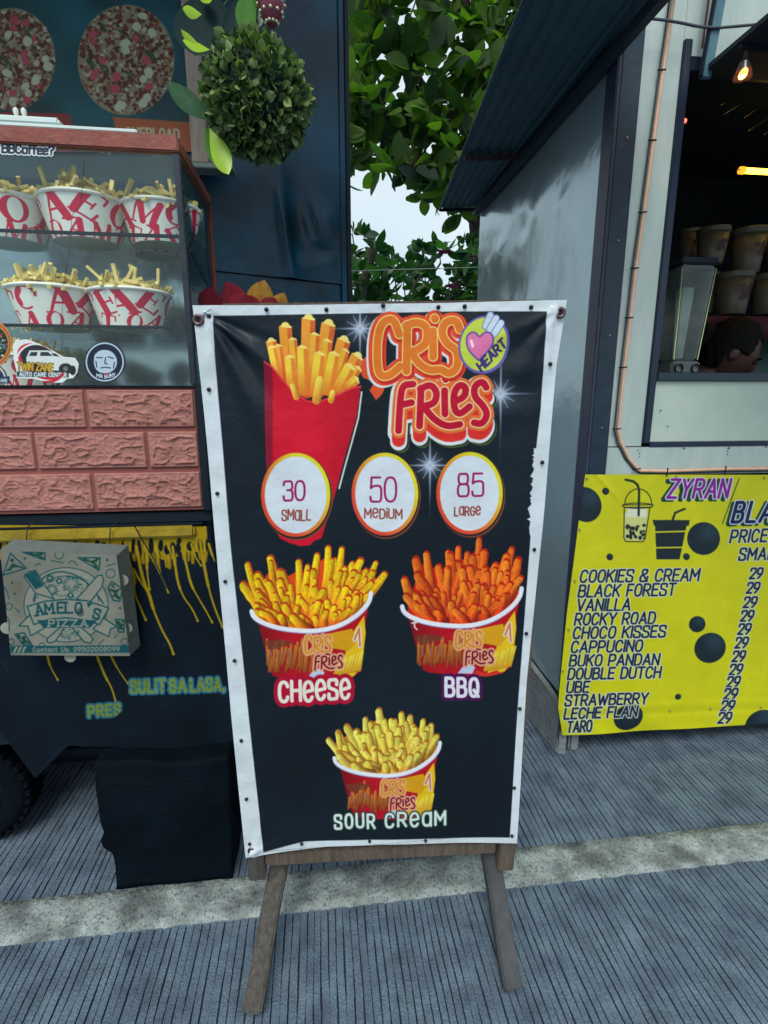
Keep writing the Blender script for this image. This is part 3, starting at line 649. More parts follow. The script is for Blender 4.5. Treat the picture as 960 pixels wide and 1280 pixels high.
    for i, (x, y) in enumerate([(333, 387), (408, 387), (479, 382), (548, 384), (664, 384), (261, 395), (688, 455), (678, 578), (668, 687), (658, 792), (650, 886), (643, 985), (640, 1045), (261, 487), (271.5, 617), (281.5, 727), (293, 826), (301.5, 926), (308, 999), (312, 1055), (377, 1055), (462, 1051.5), (532, 1051), (581, 383)]):
        if t0 is None: t0 = bmobj('tack', bm, M_tack, None, True); o = t0
        else: o = t0.copy(); COL.objects.link(o)
        o.matrix_parent_inverse = Matrix(); o.parent = root; o.location = onsign(x, y, .0062) - Vector(root.location); o.rotation_euler = rot
    for (x, y) in ((248, 400), (700, 391), (315, 1063)):
        bm = bmesh.new(); lathe(bm, [(.004, 0), (.004, -.003), (.007, -.004), (.0095, -.003), (.01, 0)], 20, cap=False); bmesh.ops.rotate(bm, verts=bm.verts, matrix=Matrix.Rotation(R(-90), 3, 'X'))
        o = bmobj('eyelet', bm, mat('eyelet_metal', lin(110, 92, 92), .35, metal=.8, var=.3, vscale=90), None, True); o.parent = root; o.location = onsign(x, y, .0055) - Vector(root.location); o.rotation_euler = rot
        bm = bmesh.new(); lathe(bm, [(.0001, -.0012), (.0044, -.001), (.0045, 0)], 12, cap=False); bmesh.ops.rotate(bm, verts=bm.verts, matrix=Matrix.Rotation(R(-90), 3, 'X'))
        c = bmobj('hole', bm, mat('hole_dark', lin(30, 20, 26), .9)); c.parent = o; c.location = (0, -.0008, 0)
fries_sign()

# ================================================================== RIGHT: DRINKS TRAILER
TY, TX = 1.62, .85
def trailer():
    root = empty('food_trailer', (1.4, 2.2, 0), 'white food trailer with black corner strip and an open serving window', 'food trailer')
    side = mat('side_sheet', lin(158, 178, 184), .2, metal=.5, bump=.25, bscale=2.2, var=.06, vscale=2, bdist=.05)
    # side wall with dents, y 1.62..2.9, z .24..2.237
    ys = np.linspace(TY + .03, 2.9, 90); zs = np.linspace(.235, 2.235, 120); YY, ZZ = np.meshgrid(ys, zs)
    D = np.zeros_like(YY)
    for (cy, cz, r, a) in ((2.55, 1.93, .12, .012), (2.3, 1.98, .1, -.009), (2.1, 2.0, .12, .008), (2.6, 1.8, .2, -.01), (2.15, 1.75, .14, .006), (1.9, 1.95, .06, .005), (2.75, 1.92, .06, .008), (2.4, 1.68, .12, .008)):
        D += a * np.exp(-((YY - cy) / r) ** 2 - ((ZZ - cz) / (r * .6)) ** 2)
    D += .004 * (vnoise(YY * 100, ZZ * 100, 30, 4) - .5)
    P = np.stack([TX - D, YY, ZZ], -1); o = gridmesh('side_wall', P, np.full((P.size // 3, 3), 200.), side, root)
    # body box: back, floor, far wall, roof (open inside)
    W = 2.9
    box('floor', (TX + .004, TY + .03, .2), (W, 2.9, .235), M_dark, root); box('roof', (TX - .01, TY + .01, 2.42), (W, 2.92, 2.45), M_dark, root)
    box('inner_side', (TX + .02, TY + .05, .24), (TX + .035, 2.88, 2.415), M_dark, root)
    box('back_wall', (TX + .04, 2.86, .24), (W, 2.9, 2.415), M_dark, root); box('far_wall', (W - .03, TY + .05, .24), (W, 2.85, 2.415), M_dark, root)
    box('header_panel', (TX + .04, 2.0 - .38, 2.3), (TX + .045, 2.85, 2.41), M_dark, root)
    # corner strip: angle iron
    cs = mat('corner_strip_paint', lin(16, 40, 56), .4, var=.35, vscale=14, bump=.15, bscale=40); cs2 = mat('corner_edge_paint', lin(44, 48, 70), .45, var=.4, vscale=20)
    bm = bmesh.new(); addbox(bm, (TX + .0115, TY - .012, .1), (TX + .072, TY + .002, 2.6), .002); setp(bmobj('corner_strip', bm, cs), root)
    bm = bmesh.new(); addbox(bm, (TX - .002, TY - .014, .1), (TX + .011, TY + .05, 2.6), .003); setp(bmobj('corner_edge', bm, cs2), root)
    # upright white panel, header, lower white panel (real openings)
    box('door_post', (TX + .073, TY - .004, 1.139), (1.042, TY + .02, 2.6), M_white, root)
    box('lower_trim', (TX + .073, TY - .008, 1.045), (2.9, TY + .016, 1.1365), M_white, root)
    box('upper_panel', (1.043, TY - .001, 2.236), (2.9, TY + .02, 2.6), M_white, root)
    fr = mat('window_frame_paint', lin(18, 34, 56), .4, var=.3)
    box('window_frame', (1.0425, TY - .012, 1.15), (1.066, TY + .03, 2.275), fr, root); box('window_sill', (1.0665, TY - .016, 1.347), (2.9, TY + .06, 1.372), mat('sill_paint', lin(24, 46, 58), .35, var=.2), root)
    box('window_frame', (1.0665, TY - .012, 1.138), (2.9, TY + .02, 1.152), fr, root)
    box('counter_panel', (1.0665, TY - .003, 1.1525), (2.9, TY + .015, 1.3465), mat('counter_panel_paint', lin(170, 188, 174), .4, bump=.1, bscale=4, vscale=5, col2=lin(192, 206, 192)), root)
    box('header_frame', (1.0665, TY - .010, 2.198), (2.9, TY + .02, 2.2355), fr, root)
    # skirt behind the yellow banner and frame chassis
    box('skirt', (TX + .023, TY - .001, .1), (2.9, TY + .015, 1.0445), M_dark, root)
    # hatch swung up
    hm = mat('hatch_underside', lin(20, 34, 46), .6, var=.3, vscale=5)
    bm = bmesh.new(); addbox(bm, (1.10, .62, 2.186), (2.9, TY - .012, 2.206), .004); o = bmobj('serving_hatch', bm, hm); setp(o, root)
    for k in range(7): box('hatch_rib', (1.1, TY - .16 - k * .13, 2.172), (2.88, TY - .15 - k * .13, 2.1855), M_black, root, .002)
    beam('hatch_stay', (1.10, TY - .03, 2.17), (1.122, TY - .06, 2.62), .03, .016, mat('stay_blue', lin(70, 112, 126), .45, var=.3), root)
    beam('hatch_stay', (1.084, TY - .035, 2.17), (1.104, TY - .065, 2.62), .012, .01, M_black, root)
    beam('stay_rod', (1.082, TY - .03, 2.24), (1.092, TY - .03, 2.6), .007, .007, mat('rust_rod', lin(80, 60, 50), .6), root)
    # rivets on trims
    bm = bmesh.new(); bmesh.ops.create_uvsphere(bm, u_segments=8, v_segments=6, radius=.0042); bmesh.ops.scale(bm, vec=(1, .5, 1), verts=bm.verts); r0 = None
    spots = [atY(855, 560, TY - .009), atY(911, 560, TY - .009), atY(958, 558, TY - .009)] + [Vector((TX + .045, TY - .013, z)) for z in (.6, .9, 1.2, 1.48, 1.75, 2.02, 2.28)]
    for s_ in spots:
        if r0 is None: r0 = bmobj('rivet', bm, M_steel, None, True); o = r0
        else: o = r0.copy(); COL.objects.link(o)
        o.parent = root; o.location = s_ - Vector(root.location)
    bm = bmesh.new(); bmesh.ops.create_uvsphere(bm, u_segments=8, v_segments=6, radius=.0022); s0 = None
    for (x, y) in ((797, 563), (799, 567), (799, 571), (909, 564), (909, 568), (835, 533), (826, 513)):
        if s0 is None: s0 = bmobj('screw_hole', bm, mat('rust_spot', lin(70, 40, 30), .8), None, True); o = s0
        else: o = s0.copy(); COL.objects.link(o)
        o.parent = root; o.location = atY(x, y, TY - .0075) - Vector(root.location)
    # eave: corrugated sheet along the side, near horizontal
    em = mat('eave_sheet', lin(50, 84, 98), .55, metal=.0, var=.2, vscale=4, bump=.1, bscale=12)
    Vv = []; F = []; n = 60
    for i in range(n + 1):
        s = i / n
        for (y, xo) in ((2.93, .64), (1.0, .475)):
            xi = TX + .012; x = xo + (xi - xo) * s; z = 2.24 + .02 * s + .006 * (abs(((s * 7) % 1) - .5) < .18)
            Vv.append((x, y, z))
    for i in range(n): F.append((2 * i, 2 * i + 1, 2 * i + 3, 2 * i + 2))
    o = pydata('eave', Vv, F, em); md = o.modifiers.new('s', 'SOLIDIFY'); md.thickness = .003; setp(o, root)
    beam('eave_edge', (.64, 2.925, 2.232), (TX, 2.925, 2.242), .012, .02, M_black, root); beam('eave_beam', (.60, 2.3, 2.225), (TX - .01, 2.3, 2.24), .022, .018, mat('rusty_beam', lin(70, 50, 58), .7), root)
    beam('eave_batten', (TX - .02, 1.0, 2.222), (TX - .02, 2.92, 2.222), .03, .03, mat('batten_dark', lin(30, 44, 54), .6), root)
    # shelf and its dark red cloth
    box('shelf', (1.2, 1.98, 1.587), (2.85, 2.25, 1.6), M_dark, root)
    cl_ = mat('maroon_cloth', lin(74, 22, 40), .9, bump=.4, bscale=40, var=.2)
    Vv = []; F = []
    for i in range(121):
        x = 1.22 + i * .0135
        for z, k in ((1.601, 0), (1.56, .5), (1.512, 1)): Vv.append((x, 1.972 - .004 * k * math.sin(i * .8) - .002, z + .003 * math.sin(i * .5) * k))
    for i in range(120):
        for k in range(2): F.append((3 * i + k, 3 * i + k + 1, 3 * i + k + 4, 3 * i + k + 3))
    o = pydata('shelf_cloth', Vv, F, cl_, None, True); md = o.modifiers.new('s', 'SOLIDIFY'); md.thickness = .003; setp(o, root)
    box('teal_board', (1.72, 2.3, 1.28), (2.6, 2.32, 1.56), mat('teal_board', lin(96, 136, 134), .6), root)
    # thin shiny strips added for the bright streaks under the ceiling
    for k, (a, b) in enumerate((((905, 143), (960, 108)), ((930, 147), (968, 122)), ((936, 163), (975, 138)), ((900, 132), (915, 122)), ((955, 48), (975, 38)), ((955, 168), (975, 155)))):
        tube('shiny_strip', [atZ(a[0], a[1], 2.27), atZ(b[0], b[1], 2.27)], .0012, mat('shiny_strip_metal', lin(190, 170, 150), .25, metal=.8), root, 6)
    return root
trailer()

def prop_blocks():
    m = mat('pale_block', lin(120, 128, 132), .85, bump=.5, bscale=60, var=.25, vscale=14)
    for k, (a, b, lab) in enumerate(((Vector((.60, 2.08, .2)), Vector((.868, 1.63, .07)), 'slanting grey plank propped under the front corner of the white trailer'), (Vector((.93, 1.72, .10)), Vector((.925, 1.66, .07)), 'short grey block beside the slanting plank under the trailer'))):
        if k == 0:
            V = [(.855, 1.60, 0), (.868, 1.63, .0), (.868, 1.63, .17), (.855, 1.60, .17), (.72, 2.05, 0), (.735, 2.06, 0), (.735, 2.06, .28), (.72, 2.05, .28)]
            V = [(.872, 1.618, .0), (.842, 1.632, .0), (.842, 1.632, .2), (.872, 1.618, .2), (.83, 2.1, .0), (.80, 2.1, .0), (.80, 2.1, .26), (.83, 2.1, .26)]
            bm = bmesh.new(); vs = [bm.verts.new(v) for v in V]
            for f in ((0, 1, 2, 3), (4, 5, 6, 7), (0, 1, 5, 4), (3, 2, 6, 7), (1, 2, 6, 5), (0, 3, 7, 4)): bm.faces.new([vs[i] for i in f])
            bmesh.ops.bevel(bm, geom=list(bm.edges), offset=.005, segments=2, affect='EDGES'); o = bmobj('support_plank', bm, m)
        else:
            bm = bmesh.new(); addbox(bm, (.893, 1.64, .0), (.933, 1.9, .2), .008); o = bmobj('support_block', bm, m)
        tag(o, lab, 'block')
prop_blocks()

def yellow_banner():
    root = empty('menu_banner', (1.3, 1.6, .08), 'yellow drinks menu banner with black spots fixed below the serving window', 'banner')
    YB = (np.array([0, TY - .014, 0]), np.array([0., 1, 0]))
    TLx = [(731, 593), (722, 660), (708, 770), (699, 862), (697.5, 885), (703, 919)]
    nv = 470; t = np.linspace(0, 1, nv); ly = 593 + t * 326; lx = np.interp(ly, [q[1] for q in TLx], [q[0] for q in TLx])
    nu = 420; s = np.linspace(0, 1, nu); rx = 992 + t * 10; ry = 593.5 + t * (902 - 593.5)
    X = lx[:, None] * (1 - s) + rx[:, None] * s; Y = ly[:, None] * (1 - s) + ry[:, None] * s
    yel = (204, 204, 14); p = Print(X, Y, yel); K = np.array([22, 36, 44.])
    p.C *= (1.0 - .05 * vnoise(p.X, p.Y, 60, 2))[:, None]
    ball = lambda cx, cy, r: (lambda x, y: K[None] * (1 + .7 * np.clip(1 - np.hypot(x - cx - r * .3, y - cy + r * .45) / (r * .9), 0, 1))[:, None])
    for (cx, cy, a, b) in ((731, 630.5, 20, 22.5), (756.6, 614, 4.2, 4.6), (879, 673, 20.5, 20.5), (762, 696, 4.2, 4.4), (857.5, 695.6, 4.2, 4.4), (871, 780, 10.5, 10), (887, 809.5, 20, 18.5), (847, 870.5, 4, 3.6), (785, 896, 19, 15.5), (951, 905, 21, 17)):
        p.ell(cx, cy, a, b, ball(cx, cy, a), rot=-.5)
    nav = (14, 28, 60); wh = (206, 218, 196)
    up = (3.0, -15.0)
    rows = [('COOKIES & CREAM', (724.5, 727.5), (872, 725.5)), ('BLACK FOREST', (722.5, 746), (842, 743.5)), ('VANILLA', (720.5, 763.5), (786, 762)), ('ROCKY ROAD', (718, 781), (817, 779)), ('CHOCO KISSES', (716, 798), (830, 795.5)), ('CAPPUCINO', (713.5, 815.5), (801, 813.5)),
            ('BUKO PANDAN', (711.5, 832.5), (822, 830.5)), ('DOUBLE DUTCH', (709.5, 849), (824, 846.5)), ('UBE', (708, 865.5), (735, 865)), ('STRAWBERRY', (706, 882), (808, 879)), ('LECHE FLAN', (705, 898.5), (795, 895)), ('TARO', (708.5, 915), (738, 913))]
    for i, (tx, a, b) in enumerate(rows):
        u = (2.8 - i * .08, -(14.6 - i * .16)); p.strokes(layout(tx, a, b, u, gap=.2), [(2.3, wh), (1.28, nav)])
    for i, (x0, x1, y) in enumerate(((936.5, 951, 723), (932.5, 947, 741), (928.5, 943.5, 759), (925, 939.5, 776), (921.5, 936, 792.5), (918, 932.5, 809.5), (914.5, 929, 826.5), (911, 925.5, 843), (907.5, 922.5, 858.5), (904, 919.5, 873.5), (900.5, 915.5, 888.5), (897, 912, 903.5))):
        p.strokes(layout('29', (x0, y), (x1, y - .5), (2.8, -12.6), gap=.22), [(2.25, wh), (1.28, nav)])
    z = layout('ZYRAN', (834, 622), (908, 621.5), (5.6, -22.5), gap=.24)
    p.strokes(z, [(3.2, (14, 60, 40), -5, 2.2), (3.1, (204, 220, 226)), (1.8, (130, 22, 142))])
    z = layout('BLA', (914.5, 652.5), (962, 651.5), (6.5, -24.5), gap=.3)
    p.strokes(z, [(3.4, (14, 60, 40), -4.4, 2.2), (3.4, (204, 220, 226)), (2.1, (10, 22, 74))])
    p.strokes([[(923.4, 598), (902.5, 654)]], [(.55, nav)])
    p.strokes(layout('PRICE', (912, 678), (957, 676.5), (3.2, -15), gap=.24), [(2.4, wh), (1.35, nav)])
    p.strokes(layout('SMALL', (923, 700), (976, 698.5), (3.0, -14.5), gap=.24), [(2.4, wh), (1.35, nav)])
    # bubble tea drawing
    dk = (26, 36, 32)
    p.poly([(780.5, 640), (811, 640), (805, 676), (780, 675)], (200, 204, 130)); p.poly([(784, 634), (808, 634), (808, 646), (782, 646)], (212, 218, 190))
    p.strokes([[(780, 634), (779.5, 672), (782, 677), (803, 677), (806, 673), (812, 635)], [(778, 631), (816, 631)], [(780, 634), (814, 634)], polyarc(797.5, 631, 17, 20, 180, 360)], [(.65, dk)])
    p.strokes([polyarc(797, 632, 19, 3.4, 0, 360)], [(.6, dk)])
    for q in range(26):
        y_ = 656 + random.random() * 17; x_ = 783 + random.random() * 22; p.ell(x_, y_, random.uniform(1.2, 2.6), random.uniform(1.2, 2.8), dk)
    p.strokes([[(781.5, 599.5), (791, 601.5), (796.5, 606), (798.5, 613), (798, 644)]], [(1.5, dk)])
    p.poly([(816, 650.5), (861, 650.5), (860, 656.5), (818, 656.5)], K, grow=.6); p.poly([(818.5, 656), (858, 656), (849, 699), (820, 699)], K)
    p.strokes([[(818, 665), (856, 664)], [(818, 684.5), (853, 684)]], [(.9, yel)])
    p.strokes([[(840.5, 650), (843.5, 641), (855.5, 636)]], [(1.4, K)])
    P = onplane(X, Y, *YB)
    h = .002 * (vnoise(X, Y, 60, 4) - .5) + .0012 * np.exp(-((Y - 886 + .04 * (X - 700)) / 4) ** 2) - .0012 * np.exp(-((Y - 896 + .04 * (X - 700)) / 3.5) ** 2) + .004 * np.clip((Y - 904) / 14, 0, 1) * np.sin(X / 19)
    h += .002 * np.exp(-((X - 745 - (Y - 593) * .9) / 4) ** 2) * np.exp(-((Y - 600) / 25) ** 2)
    P[..., 1] -= h + .002
    gridmesh('cloth', P, p.C, printmat('banner_yellow', (1, 1, 1), .42, .15, 30, .4), root)
    bm = bmesh.new(); bmesh.ops.create_uvsphere(bm, u_segments=8, v_segments=6, radius=.0034); r0 = None
    for (x, y) in ((734, 598), (725, 662), (719, 726), (711, 787), (704, 839), (838, 889), (889, 886), (952, 884), (956, 597), (846, 595.5)):
        if r0 is None: r0 = bmobj('screw', bm, mat('screw_head', lin(150, 160, 150), .3, metal=.8), None, True); o = r0
        else: o = r0.copy(); COL.objects.link(o)
        o.parent = root; o.location = atY(x, y, TY - .021) - Vector(root.location)
yellow_banner()

def cables():
    root = empty('light_strip', (1.0, 1.6, 1.0), 'peach coloured LED strip tied down the white trailer post and along the trim', 'light strip')
    YC = TY - .016
    pk = mat('peach_strip', lin(222, 176, 146), .35, var=.15, vscale=30, spec=.6); dk_shade = mat('strip_shadow', lin(40, 52, 60), .5)
    path = [(846, -30), (829, 87), (817, 175), (805, 265), (795, 335), (788, 397), (780.5, 459), (772.5, 537), (776, 552), (786, 573), (797.5, 587), (801, 588.3), (834.5, 588.8), (907, 586.2), (960, 585.6), (1010, 585)]
    pts = [atY(x, y, YC) for x, y in path]
    tube('strip', pts, .0052, pk, root, 10)
    pts2 = [atY(x - (4.6 if i < 11 else 0), y + (0 if i < 11 else 3.4), YC + .004) for i, (x, y) in enumerate(path)]
    tube('strip_shadow', pts2, .0024, dk_shade, root, 8)  # dark tube stands in for the shadow line beside the strip
    for i, (x, y) in enumerate([(829, 87), (817, 175), (805, 265), (795, 335), (788, 397), (780.5, 459), (772.5, 536), (797.5, 586), (834.5, 589), (907, 586.5)]):
        c = atY(x - 2, y, YC - .001); a = atY(x - 7, y + .5, YC - .003); b = atY(x + 3.5, y - .2, YC - .005)
        if i > 7: a = atY(x - 1, y + 6, YC - .003); b = atY(x + .5, y - 4, YC - .005)
        tube('cable_tie', [a, b], .0022, M_black, root, 6)
    pts = [atY(x, y, TY - .05) for x, y in smooth_pts([(735, -6), (765, 14), (800, 22), (840, 26), (885, 36), (930, 32), (1000, 26)], 2)]
    o = tube('overhead_cable', pts, .0036, mat('grey_cable', lin(58, 66, 76), .6)); tag(o, 'dark grey cable sagging across the top of the white trailer front', 'cable')
cables()

def interior():
    # lamps
    root = empty('light_bulb', atY(929, 92, 1.42), 'small glowing orange bulb under the trailer ceiling', 'lamp')
    bm = bmesh.new(); bmesh.ops.create_uvsphere(bm, u_segments=16, v_segments=12, radius=.011); bmesh.ops.scale(bm, vec=(.8, .8, 1.3), verts=bm.verts); bmesh.ops.rotate(bm, verts=bm.verts, matrix=Matrix.Rotation(R(30), 3, 'Y'))
    o = bmobj('glass_bulb', bm, mat('bulb_glow', lin(255, 150, 60), .4, emit=(1, .33, .06, 1), estr=14), root, True)
    bm = bmesh.new(); lathe(bm, [(.008, .012), (.009, .024), (.007, .03), (.003, .05)], 14); bmobj('socket', bm, mat('socket_brown', lin(26, 20, 22), .8, spec=.1), root, True)
    bm = bmesh.new(); lathe(bm, [(.012, .024), (.02, -.002), (.022, -.01), (.0215, -.01), (.019, -.002), (.011, .022)], 20, cap=False); bmobj('lamp_shade', bm, glassmat('amber_glass', (.8, .5, .4), .05, .2), root, True)
    a = atY(926, 213, 1.98); b = a + Vector((.55, 0, 0)); root = empty('tube_lamp', a, 'glowing yellow tube lamp hanging inside the serving window', 'lamp')
    tube('tube', [a + Vector((.012, 0, 0)), b], .0095, mat('tube_glow', lin(255, 220, 60), .4, emit=(1, .62, .04, 1), estr=7), root, 12)
    tube('end_cap', [a - Vector((.004, 0, 0)), a + Vector((.013, 0, 0))], .0125, mat('cap_orange', lin(220, 130, 20), .5, emit=(1, .4, .02, 1), estr=1.2), root, 12)
    tube('hanging_wire', [a + Vector((.03, .006, .01)), a + Vector((.03, .008, .25))], .0014, M_black, root, 6)
    tube('flex', [a + Vector(q) for q in ((0, 0, 0), (-.03, 0, .01), (-.06, 0, .03), (-.09, 0, .035), (-.12, .0, .02))], .0016, M_black, root, 6)
    root = empty('indicator_light', atY(856, 151, TY + .035), 'tiny red indicator light on the edge of the serving window', 'lamp')
    bm = bmesh.new(); bmesh.ops.create_uvsphere(bm, u_segments=12, v_segments=8, radius=.006); bmobj('lens', bm, mat('red_led', lin(255, 60, 50), .4, emit=(1, .12, .08, 1), estr=2.2), root, True)
    bm = bmesh.new(); addbox(bm, (-.006, .004, -.01), (.012, .02, .01), .002); bmobj('housing', bm, M_black, root)
    # cups on the shelf
    cupm = mat('kraft_cup', lin(94, 86, 70), .45, var=.2, vscale=10, bump=.1, bscale=50); prn = mat('cup_print_ink', lin(62, 26, 34), .5, var=.3, vscale=60)
    def cup(px0, px1, py0, py1, Y, lab, first=None):
        c0 = atY((px0 + px1) / 2, py0, Y); c1 = atY((px0 + px1) / 2, py1, Y); wtop = (atY(px1, py0, Y) - atY(px0, py0, Y)).length / 2
        h = (c0.z - c1.z); root = empty('paper_cup', (c1.x, c1.y, c1.z), lab, 'cup', 'paper cups stacked on the trailer shelf')
        r1 = wtop; r0 = wtop * .72
        bm = bmesh.new(); lathe(bm, [(r0 * .96, .0), (r0, .002), (r1 * .93, h * .86)], 28); bmobj('cup_body', bm, cupm, root, True)
        bm = bmesh.new(); lathe(bm, [(r1 * .935, h * .86), (r1 * .985, h * .87), (r1 * .97, h * .9), (r1 * .99, h * .92), (r1 * .96, h * .95), (r1, h * .97), (r1 * .98, h)], 28); bmobj('lid', bm, cupm, root, True)
        V = []; F = []; rnd = random.Random(int(px0))   # printed blot, a little proud of the wall
        for q in range(11):
            an = R(-84 + rnd.uniform(-16, 34)); zz = h * rnd.uniform(.38, .64); rr = (r0 + (r1 * .93 - r0) * zz / (h * .86)) + .0008; sz = rnd.uniform(.10, .22) * r1
            b = len(V); V.append((rr * math.cos(an), rr * math.sin(an), zz))
            for k in range(8):
                a2 = 2 * math.pi * k / 8; da = sz * math.cos(a2) / rr; zq = zz + sz * .9 * math.sin(a2); rq = (r0 + (r1 * .93 - r0) * zq / (h * .86)) + .0008 + .0001 * q; V.append((rq * math.cos(an + da), rq * math.sin(an + da), zq))
            for k in range(8): F.append((b, b + 1 + k, b + 1 + (k + 1) % 8))
        pydata('cup_print', V, F, prn, root)
        return root
    cup(869, 905, 286, 331, 2.05, 'tan paper cup, left of the two full cups in the upper row behind the window')
    cup(912, 950, 287, 342, 2.05, 'tan paper cup, right of the two full cups in the upper row behind the window')
    cup(846, 872, 288, 322, 2.18, 'narrow dark cup half hidden behind the blender jar lid')
    cup(864, 892, 342, 392, 2.1, 'tan cup mostly hidden behind the clear blender jar')
    cup(892, 933, 342, 394, 2.03, 'tan paper cup in the lower row just right of the blender jar')
    cup(937, 980, 344, 394, 2.03, 'tan paper cup in the lower row cut by the right photo edge')
    cup(955, 995, 290, 340, 2.08, 'dim tan cup in the upper row at the right photo edge')
    # blender jar: square tapering, on a clear base
    b0 = atY(841, 464, 1.72); t0 = atY(862, 336, 1.72); h = t0.z - b0.z
    cx = (b0.x + t0.x) / 2 + .002; zs_ = 1.3722
    root = empty('blender_jar', (cx, 1.72, zs_), 'tall clear square blender jar with dark lid on the window ledge', 'blender jar')
    g = glassmat('jar_plastic', (.80, .90, .88), .14, .08)
    def sq(r0, r1, z0, z1, m, name, thick=True, bev=.006):
        bm = bmesh.new(); vs = []
        for r, z in ((r0, z0), (r1, z1)): vs.append([bm.verts.new((sx * r, sy * r, z)) for sx, sy in ((-1, -1), (1, -1), (1, 1), (-1, 1))])
        for k in range(4): bm.faces.new((vs[0][k], vs[0][(k + 1) % 4], vs[1][(k + 1) % 4], vs[1][k]))
        bm.faces.new(vs[0][::-1]); bm.faces.new(vs[1]); bmesh.ops.bevel(bm, geom=list(bm.edges), offset=bev, segments=2, affect='EDGES'); return bmobj(name, bm, m, root)
    hh = t0.z - zs_
    sq(.042, .058, .042, hh, g, 'jar'); sq(.062, .062, hh + .001, hh + .022, M_black, 'lid', bev=.004); sq(.054, .05, 0, .04, g, 'base'); 
    sq(.012, .02, .05, hh - .06, glassmat('jar_inner', (.85, .9, .8), .35, .1), 'measuring_tube', bev=.003); bm = bmesh.new(); lathe(bm, [(.02, hh - .058), (.024, hh - .052), (.012, hh - .045)], 14); bmobj('tube_cap', bm, M_black, root)
    for sx in (-1, 1):
        bm = bmesh.new(); V = [(sx * .042, -.043, .045), (sx * .057, -.059, hh - .01)]; bm.free()
        tube('edge_highlight', [Vector(V[0]) + Vector(root.location), Vector(V[1]) + Vector(root.location)], .0016, mat('edge_glint', lin(190, 205, 150), .2), root, 6)  # pale rods imitate glints along the jar's front edges
    for sx in (-1, 1):
        bm = bmesh.new(); lathe(bm, [(.013, -.004), (.016, -.002), (.016, .002), (.013, .004)], 16, cap=False); bmesh.ops.rotate(bm, verts=bm.verts, matrix=Matrix.Rotation(R(90), 3, 'X')); bmesh.ops.translate(bm, verts=bm.verts, vec=(sx * .03, -.056, .016)); bmobj('clip', bm, M_black, root, True)
interior()

